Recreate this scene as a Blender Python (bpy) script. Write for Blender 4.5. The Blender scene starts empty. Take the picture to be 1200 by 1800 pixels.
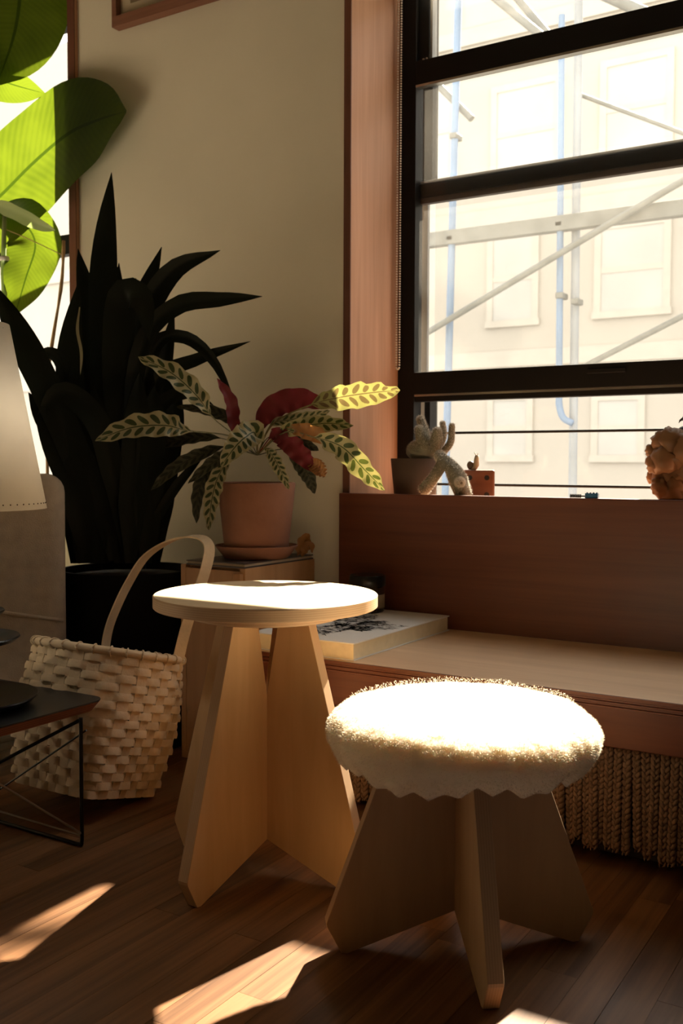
import bpy, bmesh, math, random
import numpy as np
from mathutils import Vector, Matrix, noise as mnoise

random.seed(7)
PI = math.pi
SC = bpy.context.scene
COL = SC.collection

# ------------------------------------------------------------------ camera
F_PX, HORIZON, ROLL, VPX, CAM_H = 1750.0, 815.0, 0.0035, -2226.0, 0.82
pitch = math.atan((900 - HORIZON) / F_PX)
yaw = math.atan(F_PX / (600 - VPX))
FW = Vector((-math.sin(yaw) * math.cos(pitch), math.cos(yaw) * math.cos(pitch), -math.sin(pitch)))
_r0 = Vector((math.cos(yaw), math.sin(yaw), 0)); _u0 = _r0.cross(FW)
_a = math.atan(ROLL)
RT = _r0 * math.cos(_a) + _u0 * math.sin(_a); UP = RT.cross(FW)
EYE = Vector((0, 0, CAM_H))
cd = bpy.data.cameras.new('camera'); cam = bpy.data.objects.new('camera', cd); COL.objects.link(cam)
cd.sensor_fit = 'VERTICAL'; cd.sensor_height = 36; cd.sensor_width = 24; cd.lens = 36 * F_PX / 1800
cd.clip_start = 0.02; cd.clip_end = 200
cam.matrix_world = Matrix(((RT.x, UP.x, -FW.x, EYE.x), (RT.y, UP.y, -FW.y, EYE.y), (RT.z, UP.z, -FW.z, EYE.z), (0, 0, 0, 1)))
cd.dof.use_dof = True; cd.dof.focus_distance = 1.95; cd.dof.aperture_fstop = 7.0
SC.camera = cam

def ray(x, y): return FW + RT * ((x - 600) / F_PX) - UP * ((y - 900) / F_PX)
def at(x, y, depth): return EYE + ray(x, y) * depth            # real point at a distance from the viewer
def onY(x, y, Y): d = ray(x, y); return EYE + d * (Y / d.y)
def onZ(x, y, Z): d = ray(x, y); return EYE + d * ((Z - CAM_H) / d.z)

# ------------------------------------------------------------------ world, sun, exposure
W = bpy.data.worlds.new('world'); SC.world = W; W.use_nodes = True
bg = W.node_tree.nodes['Background']; bg.inputs[0].default_value = (1.0, 0.97, 0.90, 1); bg.inputs[1].default_value = 4.5
sl = bpy.data.lights.new('sun', 'SUN'); sl.energy = 52; sl.color = (1.0, 0.86, 0.66); sl.angle = math.radians(0.9)
sun = bpy.data.objects.new('sun', sl); COL.objects.link(sun)
SUN_DIR = Vector((0.05, -1.27, -1.0)).normalized()
sun.rotation_euler = SUN_DIR.to_track_quat('-Z', 'Y').to_euler(); sun.location = (0, 8, 8)
SC.view_settings.view_transform = 'Standard'; SC.view_settings.look = 'None'
SC.view_settings.gamma = 1; SC.view_settings.use_curve_mapping = False
SC.view_settings.exposure = 0.0
SC.cycles.max_bounces = 10; SC.cycles.diffuse_bounces = 6; SC.cycles.transparent_max_bounces = 24
SC.cycles.sample_clamp_indirect = 6; SC.cycles.use_denoising = True
SC.cycles.caustics_reflective = False; SC.cycles.caustics_refractive = False

# ------------------------------------------------------------------ material helpers
def new_mat(name):
    m = bpy.data.materials.new(name); m.use_nodes = True
    nt = m.node_tree; p = nt.nodes['Principled BSDF']
    return m, nt, p
def N(nt, t, **kw):
    n = nt.nodes.new(t)
    for k, v in kw.items():
        if k in n.inputs: n.inputs[k].default_value = v
        else: setattr(n, k, v)
    return n
def ramp(nt, fac, stops):
    r = nt.nodes.new('ShaderNodeValToRGB'); e = r.color_ramp.elements
    while len(e) < len(stops): e.new(0.5)
    for i, (pos, c) in enumerate(stops): e[i].position = pos; e[i].color = (*c, 1)
    nt.links.new(fac, r.inputs[0]); return r
def coords(nt, scale, rnd=False):
    tc = N(nt, 'ShaderNodeTexCoord'); mp = N(nt, 'ShaderNodeMapping'); mp.inputs['Scale'].default_value = scale
    nt.links.new(tc.outputs['Object'], mp.inputs['Vector'])
    if rnd:
        oi = N(nt, 'ShaderNodeObjectInfo'); mu = N(nt, 'ShaderNodeMath', operation='MULTIPLY'); mu.inputs[1].default_value = 40
        nt.links.new(oi.outputs['Random'], mu.inputs[0]); nt.links.new(mu.outputs[0], mp.inputs['Location'])
    return mp
def plain(name, c, rough=0.6, var=0.15, scale=6, bump=0.0, bscale=80, metallic=0, spec=0.5):
    m, nt, p = new_mat(name)
    mp = coords(nt, (scale,) * 3); nz = N(nt, 'ShaderNodeTexNoise', Detail=6.0); nz.inputs['Scale'].default_value = 1
    nt.links.new(mp.outputs[0], nz.inputs['Vector'])
    r = ramp(nt, nz.outputs['Fac'], [(0.3, tuple(x * (1 - var) for x in c)), (0.7, tuple(min(1, x * (1 + var)) for x in c))])
    nt.links.new(r.outputs[0], p.inputs['Base Color'])
    p.inputs['Roughness'].default_value = rough; p.inputs['Metallic'].default_value = metallic
    p.inputs['Specular IOR Level'].default_value = spec
    if bump:
        mp2 = coords(nt, (bscale,) * 3); n2 = N(nt, 'ShaderNodeTexNoise', Detail=4.0); n2.inputs['Scale'].default_value = 1
        nt.links.new(mp2.outputs[0], n2.inputs['Vector'])
        b = N(nt, 'ShaderNodeBump'); b.inputs['Strength'].default_value = bump; b.inputs['Distance'].default_value = 0.004
        nt.links.new(n2.outputs['Fac'], b.inputs['Height']); nt.links.new(b.outputs[0], p.inputs['Normal'])
    return m
def wood(name, c1, c2, axis=0, grain=70, along=2.0, rough=0.5, rnd=False, rndamp=0.0, bump=0.12, spec=0.4):
    m, nt, p = new_mat(name)
    s = [grain] * 3; s[axis] = along
    mp = coords(nt, s, rnd); nz = N(nt, 'ShaderNodeTexNoise', Detail=8.0, Distortion=0.6); nz.inputs['Scale'].default_value = 1
    nz.inputs['Roughness'].default_value = 0.62
    nt.links.new(mp.outputs[0], nz.inputs['Vector'])
    s2 = [grain * .12] * 3; s2[axis] = along * .5
    mp2 = coords(nt, s2, rnd); n2 = N(nt, 'ShaderNodeTexNoise', Detail=3.0, Distortion=1.5); n2.inputs['Scale'].default_value = 1
    nt.links.new(mp2.outputs[0], n2.inputs['Vector'])
    ad = N(nt, 'ShaderNodeMath', operation='ADD'); nt.links.new(nz.outputs['Fac'], ad.inputs[0]); nt.links.new(n2.outputs['Fac'], ad.inputs[1])
    hv = N(nt, 'ShaderNodeMath', operation='MULTIPLY'); hv.inputs[1].default_value = 0.5; nt.links.new(ad.outputs[0], hv.inputs[0])
    r = ramp(nt, hv.outputs[0], [(0.36, c1), (0.62, c2)])
    out = r.outputs[0]
    if rndamp:
        oi = N(nt, 'ShaderNodeObjectInfo'); mr = N(nt, 'ShaderNodeMapRange'); mr.inputs[3].default_value = 1 - rndamp; mr.inputs[4].default_value = 1 + rndamp
        nt.links.new(oi.outputs['Random'], mr.inputs[0])
        mx = N(nt, 'ShaderNodeVectorMath', operation='SCALE'); nt.links.new(out, mx.inputs[0]); nt.links.new(mr.outputs[0], mx.inputs['Scale']); out = mx.outputs[0]
    nt.links.new(out, p.inputs['Base Color']); p.inputs['Roughness'].default_value = rough; p.inputs['Specular IOR Level'].default_value = spec
    b = N(nt, 'ShaderNodeBump'); b.inputs['Strength'].default_value = bump; b.inputs['Distance'].default_value = 0.002
    nt.links.new(nz.outputs['Fac'], b.inputs['Height']); nt.links.new(b.outputs[0], p.inputs['Normal'])
    return m
def ply_edge(name, axis, pitch_m, c1, c2):
    m, nt, p = new_mat(name)
    tc = N(nt, 'ShaderNodeTexCoord'); sp = N(nt, 'ShaderNodeSeparateXYZ'); nt.links.new(tc.outputs['Object'], sp.inputs[0])
    mu = N(nt, 'ShaderNodeMath', operation='MULTIPLY'); mu.inputs[1].default_value = 2 * PI / pitch_m; nt.links.new(sp.outputs[axis], mu.inputs[0])
    sn = N(nt, 'ShaderNodeMath', operation='SINE'); nt.links.new(mu.outputs[0], sn.inputs[0])
    mr = N(nt, 'ShaderNodeMapRange'); mr.inputs[1].default_value = -1; nt.links.new(sn.outputs[0], mr.inputs[0])
    r = ramp(nt, mr.outputs[0], [(0.3, c1), (0.6, c2)]); nt.links.new(r.outputs[0], p.inputs['Base Color']); p.inputs['Roughness'].default_value = 0.6
    return m
def two_sided(name, diffuse, trans, fac, rough=0.5, stripes=None, spec=0.3):
    """thin leaf/paper/cloth: reflects and lets light through; stripes = pattern builder on UV"""
    m, nt, p = new_mat(name)
    out = nt.nodes['Material Output']
    tl = N(nt, 'ShaderNodeBsdfTranslucent'); mx = N(nt, 'ShaderNodeMixShader'); mx.inputs[0].default_value = fac
    p.inputs['Roughness'].default_value = rough; p.inputs['Specular IOR Level'].default_value = spec
    if stripes:
        fd = stripes(nt)
        a = N(nt, 'ShaderNodeMix', data_type='RGBA'); a.inputs[6].default_value = (*diffuse[0], 1); a.inputs[7].default_value = (*diffuse[1], 1)
        nt.links.new(fd, a.inputs[0]); nt.links.new(a.outputs[2], p.inputs['Base Color'])
        b = N(nt, 'ShaderNodeMix', data_type='RGBA'); b.inputs[6].default_value = (*trans[0], 1); b.inputs[7].default_value = (*trans[1], 1)
        nt.links.new(fd, b.inputs[0]); nt.links.new(b.outputs[2], tl.inputs[0])
    else:
        mp = coords(nt, (9,) * 3); nz = N(nt, 'ShaderNodeTexNoise', Detail=5.0); nz.inputs['Scale'].default_value = 1; nt.links.new(mp.outputs[0], nz.inputs['Vector'])
        r = ramp(nt, nz.outputs['Fac'], [(0.3, tuple(x * .85 for x in diffuse)), (0.7, diffuse)]); nt.links.new(r.outputs[0], p.inputs['Base Color'])
        tl.inputs[0].default_value = (*trans, 1)
    nt.links.new(p.outputs[0], mx.inputs[1]); nt.links.new(tl.outputs[0], mx.inputs[2]); nt.links.new(mx.outputs[0], out.inputs[0])
    return m
def calathea_stripes(nt):
    # UV: u along the leaf 0..1, v across -1..1 ; alternating dark ovals either side of the midrib
    uv = N(nt, 'ShaderNodeUVMap'); sp = N(nt, 'ShaderNodeSeparateXYZ'); nt.links.new(uv.outputs[0], sp.inputs[0])
    def M(op, a, b=None):
        n = N(nt, 'ShaderNodeMath', operation=op)
        for i, v in enumerate((a, b)):
            if v is None: continue
            if isinstance(v, (int, float)): n.inputs[i].default_value = v
            else: nt.links.new(v, n.inputs[i])
        return n.outputs[0]
    u, v = sp.outputs[0], sp.outputs[1]
    av = M('ABSOLUTE', v)
    slant = M('SUBTRACT', M('MULTIPLY', u, 9.0), M('MULTIPLY', av, 0.9))
    half = M('MULTIPLY', M('GREATER_THAN', v, 0.0), 0.5)
    fr = M('FRACT', M('ADD', slant, half))
    dx = M('DIVIDE', M('SUBTRACT', fr, 0.5), 0.30)
    dy = M('DIVIDE', M('SUBTRACT', av, 0.46), 0.36)
    d2 = M('ADD', M('MULTIPLY', dx, dx), M('MULTIPLY', dy, dy))
    oval = M('LESS_THAN', d2, 1.0)
    rib = M('LESS_THAN', av, 0.05)
    return M('MAXIMUM', oval, rib)
def vein_stripes(nt):
    uv = N(nt, 'ShaderNodeUVMap'); sp = N(nt, 'ShaderNodeSeparateXYZ'); nt.links.new(uv.outputs[0], sp.inputs[0])
    av = N(nt, 'ShaderNodeMath', operation='ABSOLUTE'); nt.links.new(sp.outputs[1], av.inputs[0])
    rib = N(nt, 'ShaderNodeMath', operation='LESS_THAN'); rib.inputs[1].default_value = 0.035; nt.links.new(av.outputs[0], rib.inputs[0])
    sl_ = N(nt, 'ShaderNodeMath', operation='MULTIPLY_ADD'); sl_.inputs[1].default_value = -0.12; nt.links.new(av.outputs[0], sl_.inputs[0]); nt.links.new(sp.outputs[0], sl_.inputs[2])
    sn = N(nt, 'ShaderNodeMath', operation='MULTIPLY'); sn.inputs[1].default_value = 230; nt.links.new(sl_.outputs[0], sn.inputs[0])
    si = N(nt, 'ShaderNodeMath', operation='SINE'); nt.links.new(sn.outputs[0], si.inputs[0])
    mp = coords(nt, (10,) * 3); nz = N(nt, 'ShaderNodeTexNoise', Detail=4.0); nz.inputs['Scale'].default_value = 1; nt.links.new(mp.outputs[0], nz.inputs['Vector'])
    m1 = N(nt, 'ShaderNodeMath', operation='MULTIPLY_ADD'); m1.inputs[1].default_value = 0.10; nt.links.new(si.outputs[0], m1.inputs[0])
    m2 = N(nt, 'ShaderNodeMapRange'); m2.inputs[1].default_value = 0.35; m2.inputs[2].default_value = 0.75; m2.inputs[4].default_value = 0.45; nt.links.new(nz.outputs['Fac'], m2.inputs[0])
    nt.links.new(m2.outputs[0], m1.inputs[2])
    mxm = N(nt, 'ShaderNodeMath', operation='MAXIMUM'); nt.links.new(m1.outputs[0], mxm.inputs[0]); nt.links.new(rib.outputs[0], mxm.inputs[1])
    return mxm.outputs[0]
def glass_dusty(name, dust, dust_var, tint=(0.985, 0.985, 0.98)):
    m, nt, p = new_mat(name); nt.nodes.remove(p); out = nt.nodes['Material Output']
    tr = N(nt, 'ShaderNodeBsdfTransparent'); tr.inputs[0].default_value = (*tint, 1)
    tl = N(nt, 'ShaderNodeBsdfTranslucent'); tl.inputs[0].default_value = (0.9, 0.87, 0.8, 1)
    gl = N(nt, 'ShaderNodeBsdfGlossy'); gl.inputs['Roughness'].default_value = 0.02
    lw = N(nt, 'ShaderNodeLayerWeight'); lw.inputs[0].default_value = 0.5
    pw_ = N(nt, 'ShaderNodeMath', operation='POWER'); pw_.inputs[1].default_value = 4; nt.links.new(lw.outputs['Facing'], pw_.inputs[0])
    fr = N(nt, 'ShaderNodeMath', operation='MULTIPLY_ADD'); fr.inputs[1].default_value = 0.5; fr.inputs[2].default_value = 0.02; nt.links.new(pw_.outputs[0], fr.inputs[0])
    mp = coords(nt, (3, 3, 3)); nz = N(nt, 'ShaderNodeTexNoise', Detail=9.0); nz.inputs['Scale'].default_value = 1; nt.links.new(mp.outputs[0], nz.inputs['Vector'])
    mr = N(nt, 'ShaderNodeMapRange'); mr.inputs[1].default_value = .3; mr.inputs[2].default_value = .75; mr.inputs[3].default_value = dust; mr.inputs[4].default_value = dust + dust_var
    nt.links.new(nz.outputs['Fac'], mr.inputs[0])
    m1 = N(nt, 'ShaderNodeMixShader'); nt.links.new(mr.outputs[0], m1.inputs[0]); nt.links.new(tr.outputs[0], m1.inputs[1]); nt.links.new(tl.outputs[0], m1.inputs[2])
    m2 = N(nt, 'ShaderNodeMixShader'); nt.links.new(fr.outputs[0], m2.inputs[0]); nt.links.new(m1.outputs[0], m2.inputs[1]); nt.links.new(gl.outputs[0], m2.inputs[2])
    nt.links.new(m2.outputs[0], out.inputs[0]); return m

M = {}
M['wall'] = plain('wall_paint', (0.66, 0.62, 0.53), 0.85, 0.04, 2.5, 0.15, 60)
M['ceiling'] = plain('ceiling_paint', (0.30, 0.26, 0.20), 0.9, 0.03)  # tone made up dark to cut light bounced down into the room
M['plank'] = wood('floor_oak', (0.085, 0.038, 0.016), (0.25, 0.122, 0.055), 1, 55, 1.6, 0.42, True, 0.13)
M['floor'] = wood('floor_oak_far', (0.10, 0.045, 0.019), (0.23, 0.115, 0.05), 1, 30, 1.2, 0.45)
M['subfloor'] = plain('floor_gap', (0.05, 0.028, 0.015), 0.9)
M['jamb'] = wood('fir_jamb', (0.38, 0.20, 0.11), (0.52, 0.29, 0.175), 2, 45, 1.6, 0.55)
M['jamb_edge'] = wood('dark_fir_edge', (0.10, 0.035, 0.02), (0.16, 0.06, 0.035), 2, 60, 2.0, 0.5)  # jamb fir darkened, backlit shade put into the edge colour
M['bench'] = wood('red_fir', (0.080, 0.020, 0.009), (0.130, 0.036, 0.016), 0, 50, 1.5, 0.42)
M['bench_top'] = wood('bench_plywood', (0.62, 0.43, 0.275), (0.74, 0.54, 0.36), 0, 30, 2.0, 0.5)
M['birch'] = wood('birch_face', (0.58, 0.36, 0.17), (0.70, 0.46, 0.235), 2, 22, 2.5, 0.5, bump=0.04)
M['birch_top'] = wood('birch_top_face', (0.66, 0.50, 0.31), (0.76, 0.60, 0.40), 0, 22, 2.5, 0.45, bump=0.04)
M['ply_z'] = ply_edge('birch_ply_edge_flat', 2, 0.0042, (0.47, 0.30, 0.17), (0.54, 0.36, 0.21))
M['ply_y'] = ply_edge('birch_ply_edge_upright', 1, 0.0042, (0.47, 0.30, 0.17), (0.54, 0.36, 0.21))
M['birch_stool'] = wood('darker_birch_face', (0.42, 0.27, 0.145), (0.52, 0.35, 0.195), 2, 22, 2.5, 0.5, bump=0.04)  # birch darkened: partly own tone, partly shade put into the colour
M['ply_stool'] = ply_edge('darker_ply_edge', 1, 0.0042, (0.37, 0.24, 0.14), (0.42, 0.28, 0.165))  # ply edge darkened likewise, some shade in its colour
M['black'] = plain('black_window_paint', (0.0055, 0.0055, 0.0055), 0.5, 0.2, spec=0.2)
M['blackmetal'] = plain('black_metal', (0.008, 0.008, 0.008), 0.3, 0.1, metallic=0.0, spec=0.3)
M['chrome'] = plain('dull_zinc', (0.42, 0.40, 0.36), 0.3, 0.1, metallic=1)
M['greymetal'] = plain('galvanised', (0.115, 0.12, 0.115), 0.6, 0.2, 12)
M['framegrey'] = plain('window_grey_strip', (0.25, 0.25, 0.24), 0.5, 0.1)
M['brownmetal'] = plain('brown_window_paint', (0.06, 0.045, 0.035), 0.5, 0.2)
M['pane'] = glass_dusty('dusty_glass', 0.003, 0.010)
M['pane_clean'] = glass_dusty('cleaner_glass', 0.002, 0.004)
M['wool'] = plain('cream_sheepskin', (0.80, 0.72, 0.58), 0.95, 0.06, 14, 0.6, 120, spec=0.1)
_p = M['wool'].node_tree.nodes['Principled BSDF']; _p.inputs['Subsurface Weight'].default_value = 0.8; _p.inputs['Subsurface Radius'].default_value = (1, .8, .6); _p.inputs['Subsurface Scale'].default_value = 0.03
M['woolfibre'] = two_sided('cream_wool_fibre', (0.80, 0.72, 0.58), (0.78, 0.70, 0.55), 0.5, 0.9, spec=0.05)
M['splint'] = plain('basket_splint', (0.60, 0.47, 0.31), 0.6, 0.14, 18, 0.25, 150)
M['terracotta'] = plain('terracotta', (0.28, 0.125, 0.075), 0.85, 0.22, 7, 0.2, 90)
M['soil'] = plain('soil', (0.02, 0.013, 0.009), 0.95, 0.3, 30, 0.8, 60)
M['linen'] = plain('linen', (0.47, 0.385, 0.29), 0.95, 0.10, 30, 0.5, 260, spec=0.1)
M['darkpot'] = plain('black_planter', (0.004, 0.004, 0.004), 0.7, 0.2, spec=0.1)
M['brownpot'] = plain('brown_clay_pot', (0.075, 0.047, 0.034), 0.75, 0.15)
M['cactus'] = plain('grey_green_cactus', (0.19, 0.18, 0.135), 0.9, 0.25, 40, 0.6, 150)
M['fuzz'] = two_sided('pale_spines', (0.74, 0.71, 0.63), (0.80, 0.75, 0.65), 0.5, 0.9)
M['redwood'] = wood('die_wood', (0.14, 0.05, 0.028), (0.18, 0.07, 0.038), 0, 90, 8, 0.4)
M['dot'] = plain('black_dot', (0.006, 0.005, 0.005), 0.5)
M['paper'] = plain('book_cover_white', (0.74, 0.74, 0.73), 0.5, 0.03, 8)
M['pages'] = plain('page_block', (0.72, 0.64, 0.46), 0.9, 0.06, 40)
M['ink'] = plain('ink_grey', (0.05, 0.05, 0.055), 0.7, 0.5, 60)
M['rope'] = plain('brown_rope', (0.15, 0.09, 0.055), 0.95, 0.2, 60, spec=0.1)
M['blue'] = plain('blue_scaffold_paint', (0.11, 0.17, 0.27), 0.5, 0.15, 3)
M['lightblue'] = plain('faded_blue_paint', (0.19, 0.21, 0.235), 0.6, 0.15, 3)
M['facade'] = plain('cream_facade', (0.315, 0.285, 0.24), 0.9, 0.05, 0.6)
M['facade_trim'] = plain('pale_stone', (0.345, 0.312, 0.265), 0.9, 0.05)
M['facade_pane'] = plain('far_window_glass', (0.315, 0.30, 0.27), 0.5, 0.1, 1)
M['street'] = plain('street_concrete', (0.30, 0.28, 0.25), 0.9, 0.1)
M['shade'] = two_sided('lamp_shade_paper', (0.84, 0.79, 0.70), (0.82, 0.77, 0.68), 0.45, 0.8)
M['stitch'] = plain('dark_stitch', (0.08, 0.05, 0.03), 0.8)
M['frame'] = wood('picture_frame_wood', (0.16, 0.065, 0.04), (0.22, 0.095, 0.06), 0, 60, 2, 0.5)
M['mat'] = plain('picture_mat', (0.50, 0.43, 0.32), 0.9, 0.04)
M['print'] = plain('picture_print', (0.20, 0.15, 0.09), 0.9, 0.2, 5)
M['glassjar'] = plain('smoked_glass', (0.03, 0.022, 0.016), 0.08, 0.1, spec=0.7)
M['cork'] = plain('pale_jar_wax', (0.33, 0.25, 0.16), 0.6)
M['dracaena'] = two_sided('dark_strap_leaf', (0.008, 0.011, 0.006), (0.006, 0.009, 0.003), 0.15, 0.5, spec=0.15)  # green taken near black, backlit shade put into the colour
M['dracaena_rim'] = plain('pale_leaf_margin', (0.30, 0.28, 0.16), 0.6)
M['banana'] = two_sided('banana_leaf', ((0.028, 0.055, 0.011), (0.014, 0.03, 0.007)), ((0.095, 0.135, 0.007), (0.03, 0.055, 0.003)), 0.5, 0.35, vein_stripes)
M['stalk'] = two_sided('pale_green_stalk', (0.35, 0.42, 0.22), (0.3, 0.4, 0.12), 0.3, 0.4)
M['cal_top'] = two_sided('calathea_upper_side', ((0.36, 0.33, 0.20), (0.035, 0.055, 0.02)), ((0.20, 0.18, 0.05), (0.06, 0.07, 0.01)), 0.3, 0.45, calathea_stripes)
M['cal_gold'] = two_sided('calathea_sunlit_leaf', ((0.30, 0.24, 0.12), (0.15, 0.08, 0.04)), ((0.19, 0.18, 0.05), (0.085, 0.06, 0.02)), 0.5, 0.45, calathea_stripes)  # leaf copy yellowed, sunlight put into its colour
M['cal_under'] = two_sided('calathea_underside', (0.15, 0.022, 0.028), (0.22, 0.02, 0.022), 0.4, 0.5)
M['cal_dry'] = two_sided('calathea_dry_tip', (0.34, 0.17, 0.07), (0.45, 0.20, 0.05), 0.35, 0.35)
M['cal_dark'] = two_sided('calathea_shaded_leaf', ((0.05, 0.05, 0.03), (0.015, 0.02, 0.01)), ((0.06, 0.05, 0.02), (0.02, 0.02, 0.01)), 0.25, 0.5, calathea_stripes)  # leaf copy darkened, shade put into its colour
M['bamboo'] = plain('bamboo_stick', (0.46, 0.31, 0.15), 0.6, 0.2, 30)
M['geode'] = two_sided('brown_mineral', (0.30, 0.17, 0.09), (0.55, 0.30, 0.14), 0.3, 0.35)
M['orange'] = plain('orange_toy', (0.70, 0.26, 0.03), 0.5)
M['legoblue'] = plain('blue_plastic', (0.01, 0.12, 0.28), 0.35)
M['bead'] = plain('steel_bead', (0.80, 0.76, 0.68), 0.35, 0.1)
M['snail'] = plain('snail_body', (0.42, 0.33, 0.22), 0.7)
M['snailshell'] = plain('snail_shell', (0.14, 0.10, 0.07), 0.5)
M['screen'] = glass_dusty('insect_screen', 0.006, 0.002, (0.88, 0.88, 0.88))
M['magazine'] = plain('dark_magazine', (0.05, 0.035, 0.03), 0.5)
M['pagesdark'] = plain('magazine_pages', (0.35, 0.28, 0.20), 0.9)

# ------------------------------------------------------------------ mesh helpers
class MB:
    def __init__(s): s.v = []; s.f = []; s.m = []; s.uv = {}
    def add(s, verts, faces, mi=0, uvs=None):
        o = len(s.v); s.v += [tuple(v) for v in verts]
        for f in faces:
            s.f.append(tuple(i + o for i in f)); s.m.append(mi)
        if uvs:
            for i, u in enumerate(uvs): s.uv[o + i] = u
        return s
    def box(s, x0, x1, y0, y1, z0, z1, mi=0):
        v = [(x0, y0, z0), (x1, y0, z0), (x1, y1, z0), (x0, y1, z0), (x0, y0, z1), (x1, y0, z1), (x1, y1, z1), (x0, y1, z1)]
        return s.add(v, [(0, 3, 2, 1), (4, 5, 6, 7), (0, 1, 5, 4), (1, 2, 6, 5), (2, 3, 7, 6), (3, 0, 4, 7)], mi)
    def tube(s, pts, r, n=10, cap=True, mi=0, flat=None):
        pts = [Vector(p) for p in pts]; rs = r if isinstance(r, (list, tuple)) else [r] * len(pts)
        up = Vector((0, 0, 1)); vs = []; prev = None
        for i, p in enumerate(pts):
            t = (pts[min(i + 1, len(pts) - 1)] - pts[max(i - 1, 0)]).normalized()
            if prev is None:
                a = up if abs(t.z) < .9 else Vector((1, 0, 0)); x = t.cross(a).normalized()
            else:
                x = (prev - t * prev.dot(t)).normalized()
            prev = x; y = t.cross(x)
            for k in range(n):
                an = 2 * PI * k / n; vs.append(p + (x * math.cos(an) + y * math.sin(an)) * rs[i])
        fs = []
        for i in range(len(pts) - 1):
            for k in range(n):
                a = i * n + k; b = i * n + (k + 1) % n; fs.append((a, b, b + n, a + n))
        if cap: fs.append(tuple(range(n - 1, -1, -1))); fs.append(tuple((len(pts) - 1) * n + k for k in range(n)))
        return s.add(vs, fs, mi)
    def lathe(s, prof, n=48, c=(0, 0, 0), mi=0, rfun=None):
        vs = []
        for (r, z) in prof:
            for k in range(n):
                a = 2 * PI * k / n; rr = r if rfun is None else rfun(r, z, a)
                vs.append((c[0] + rr * math.cos(a), c[1] + rr * math.sin(a), c[2] + z))
        fs = []
        for i in range(len(prof) - 1):
            for k in range(n):
                a = i * n + k; b = i * n + (k + 1) % n; fs.append((a, b, b + n, a + n))
        return s.add(vs, fs, mi)
    def prism(s, poly, axis, t0, t1, mi=0, mi_side=None):
        """poly: 2D pts, extruded along axis (0,1,2)"""
        def P(a, b, t): return [(t, a, b), (a, t, b), (a, b, t)][axis]
        n = len(poly); v = [P(a, b, t0) for a, b in poly] + [P(a, b, t1) for a, b in poly]
        s.add(v, [tuple(range(n - 1, -1, -1)), tuple(range(n, 2 * n))], mi)
        s.add(v, [(i, (i + 1) % n, n + (i + 1) % n, n + i) for i in range(n)], mi if mi_side is None else mi_side)
        return s
    def sphere(s, c, r, n=12, m=8, mi=0, sc=(1, 1, 1), disp=0, seed=0):
        vs = []; 
        for j in range(m + 1):
            th = PI * j / m
            for k in range(n):
                a = 2 * PI * k / n; d = Vector((math.sin(th) * math.cos(a), math.sin(th) * math.sin(a), math.cos(th)))
                rr = r * (1 + (disp * mnoise.noise(d * 2.1 + Vector((seed * 3.7, seed, 0))) if disp else 0))
                vs.append((c[0] + d.x * rr * sc[0], c[1] + d.y * rr * sc[1], c[2] + d.z * rr * sc[2]))
        fs = [(j * n + k, (j + 1) * n + k, (j + 1) * n + (k + 1) % n, j * n + (k + 1) % n) for j in range(m) for k in range(n)]
        return s.add(vs, fs, mi)
    def build(s, name, mats, parent=None, smooth=False, bevel=0, merge=False, loc=None, auto=None):
        me = bpy.data.meshes.new(name); me.from_pydata(s.v, [], s.f)
        mats = mats if isinstance(mats, (list, tuple)) else [mats]
        for m in mats: me.materials.append(M[m] if isinstance(m, str) else m)
        me.polygons.foreach_set('material_index', s.m)
        if s.uv:
            l = me.uv_layers.new(name='UVMap')
            for lp in me.loops: l.data[lp.index].uv = s.uv.get(lp.vertex_index, (0, 0))
        bm = bmesh.new(); bm.from_mesh(me)
        if merge: bmesh.ops.remove_doubles(bm, verts=bm.verts, dist=1e-5)
        if not s.uv: bmesh.ops.recalc_face_normals(bm, faces=bm.faces)
        bm.to_mesh(me); bm.free()
        if smooth: me.polygons.foreach_set('use_smooth', [True] * len(me.polygons))
        if auto is not None: me.set_sharp_from_angle(angle=math.radians(auto))
        o = bpy.data.objects.new(name, me); COL.objects.link(o)
        if parent is not None: o.parent = parent
        if loc: o.location = loc
        if bevel:
            b = o.modifiers.new('bevel', 'BEVEL'); b.width = bevel; b.segments = 2; b.limit_method = 'ANGLE'; b.angle_limit = math.radians(40)
        return o
def tag(o, label=None, cat=None, group=None, kind=None):
    if label: o['label'] = label
    if cat: o['category'] = cat
    if group: o['group'] = group
    if kind: o['kind'] = kind
    return o
def empty(name, loc=(0, 0, 0), rz=0, label=None, cat=None, group=None, kind=None):
    o = bpy.data.objects.new(name, None); COL.objects.link(o); o.location = loc; o.rotation_euler = (0, 0, rz)
    o.empty_display_size = 0.05
    return tag(o, label, cat, group, kind)
def copyobj(o, parent=None, loc=None):
    c = o.copy(); COL.objects.link(c); c.parent = parent
    if loc is not None: c.location = loc
    return c
def spline(pts, n):
    pts = [Vector(p) for p in pts]; P = [pts[0] * 2 - pts[1]] + pts + [pts[-1] * 2 - pts[-2]]
    out = []; seg = len(pts) - 1
    for i in range(n):
        t = i / (n - 1) * seg; k = min(int(t), seg - 1); u = t - k
        a, b, c, d = P[k], P[k + 1], P[k + 2], P[k + 3]
        out.append(0.5 * ((2 * b) + (c - a) * u + (2 * a - 5 * b + 4 * c - d) * u * u + (3 * b - a - 3 * c + d) * u ** 3))
    return out

# ------------------------------------------------------------------ room
YB, YW, YF = 2.45, 2.50, 2.773       # bench back board, wall face, window frame face
XJ = -1.511                          # jamb surface of the right window
ZS = 0.712                           # window sill
BD = 0.735                           # top of bench back board
X0, X1, Y0, ZC = -4.3, 1.7, -2.3, 2.75
WXR = 0.42                           # right end of right window
LX0, LX1 = -4.15, -2.657             # left window opening

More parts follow.
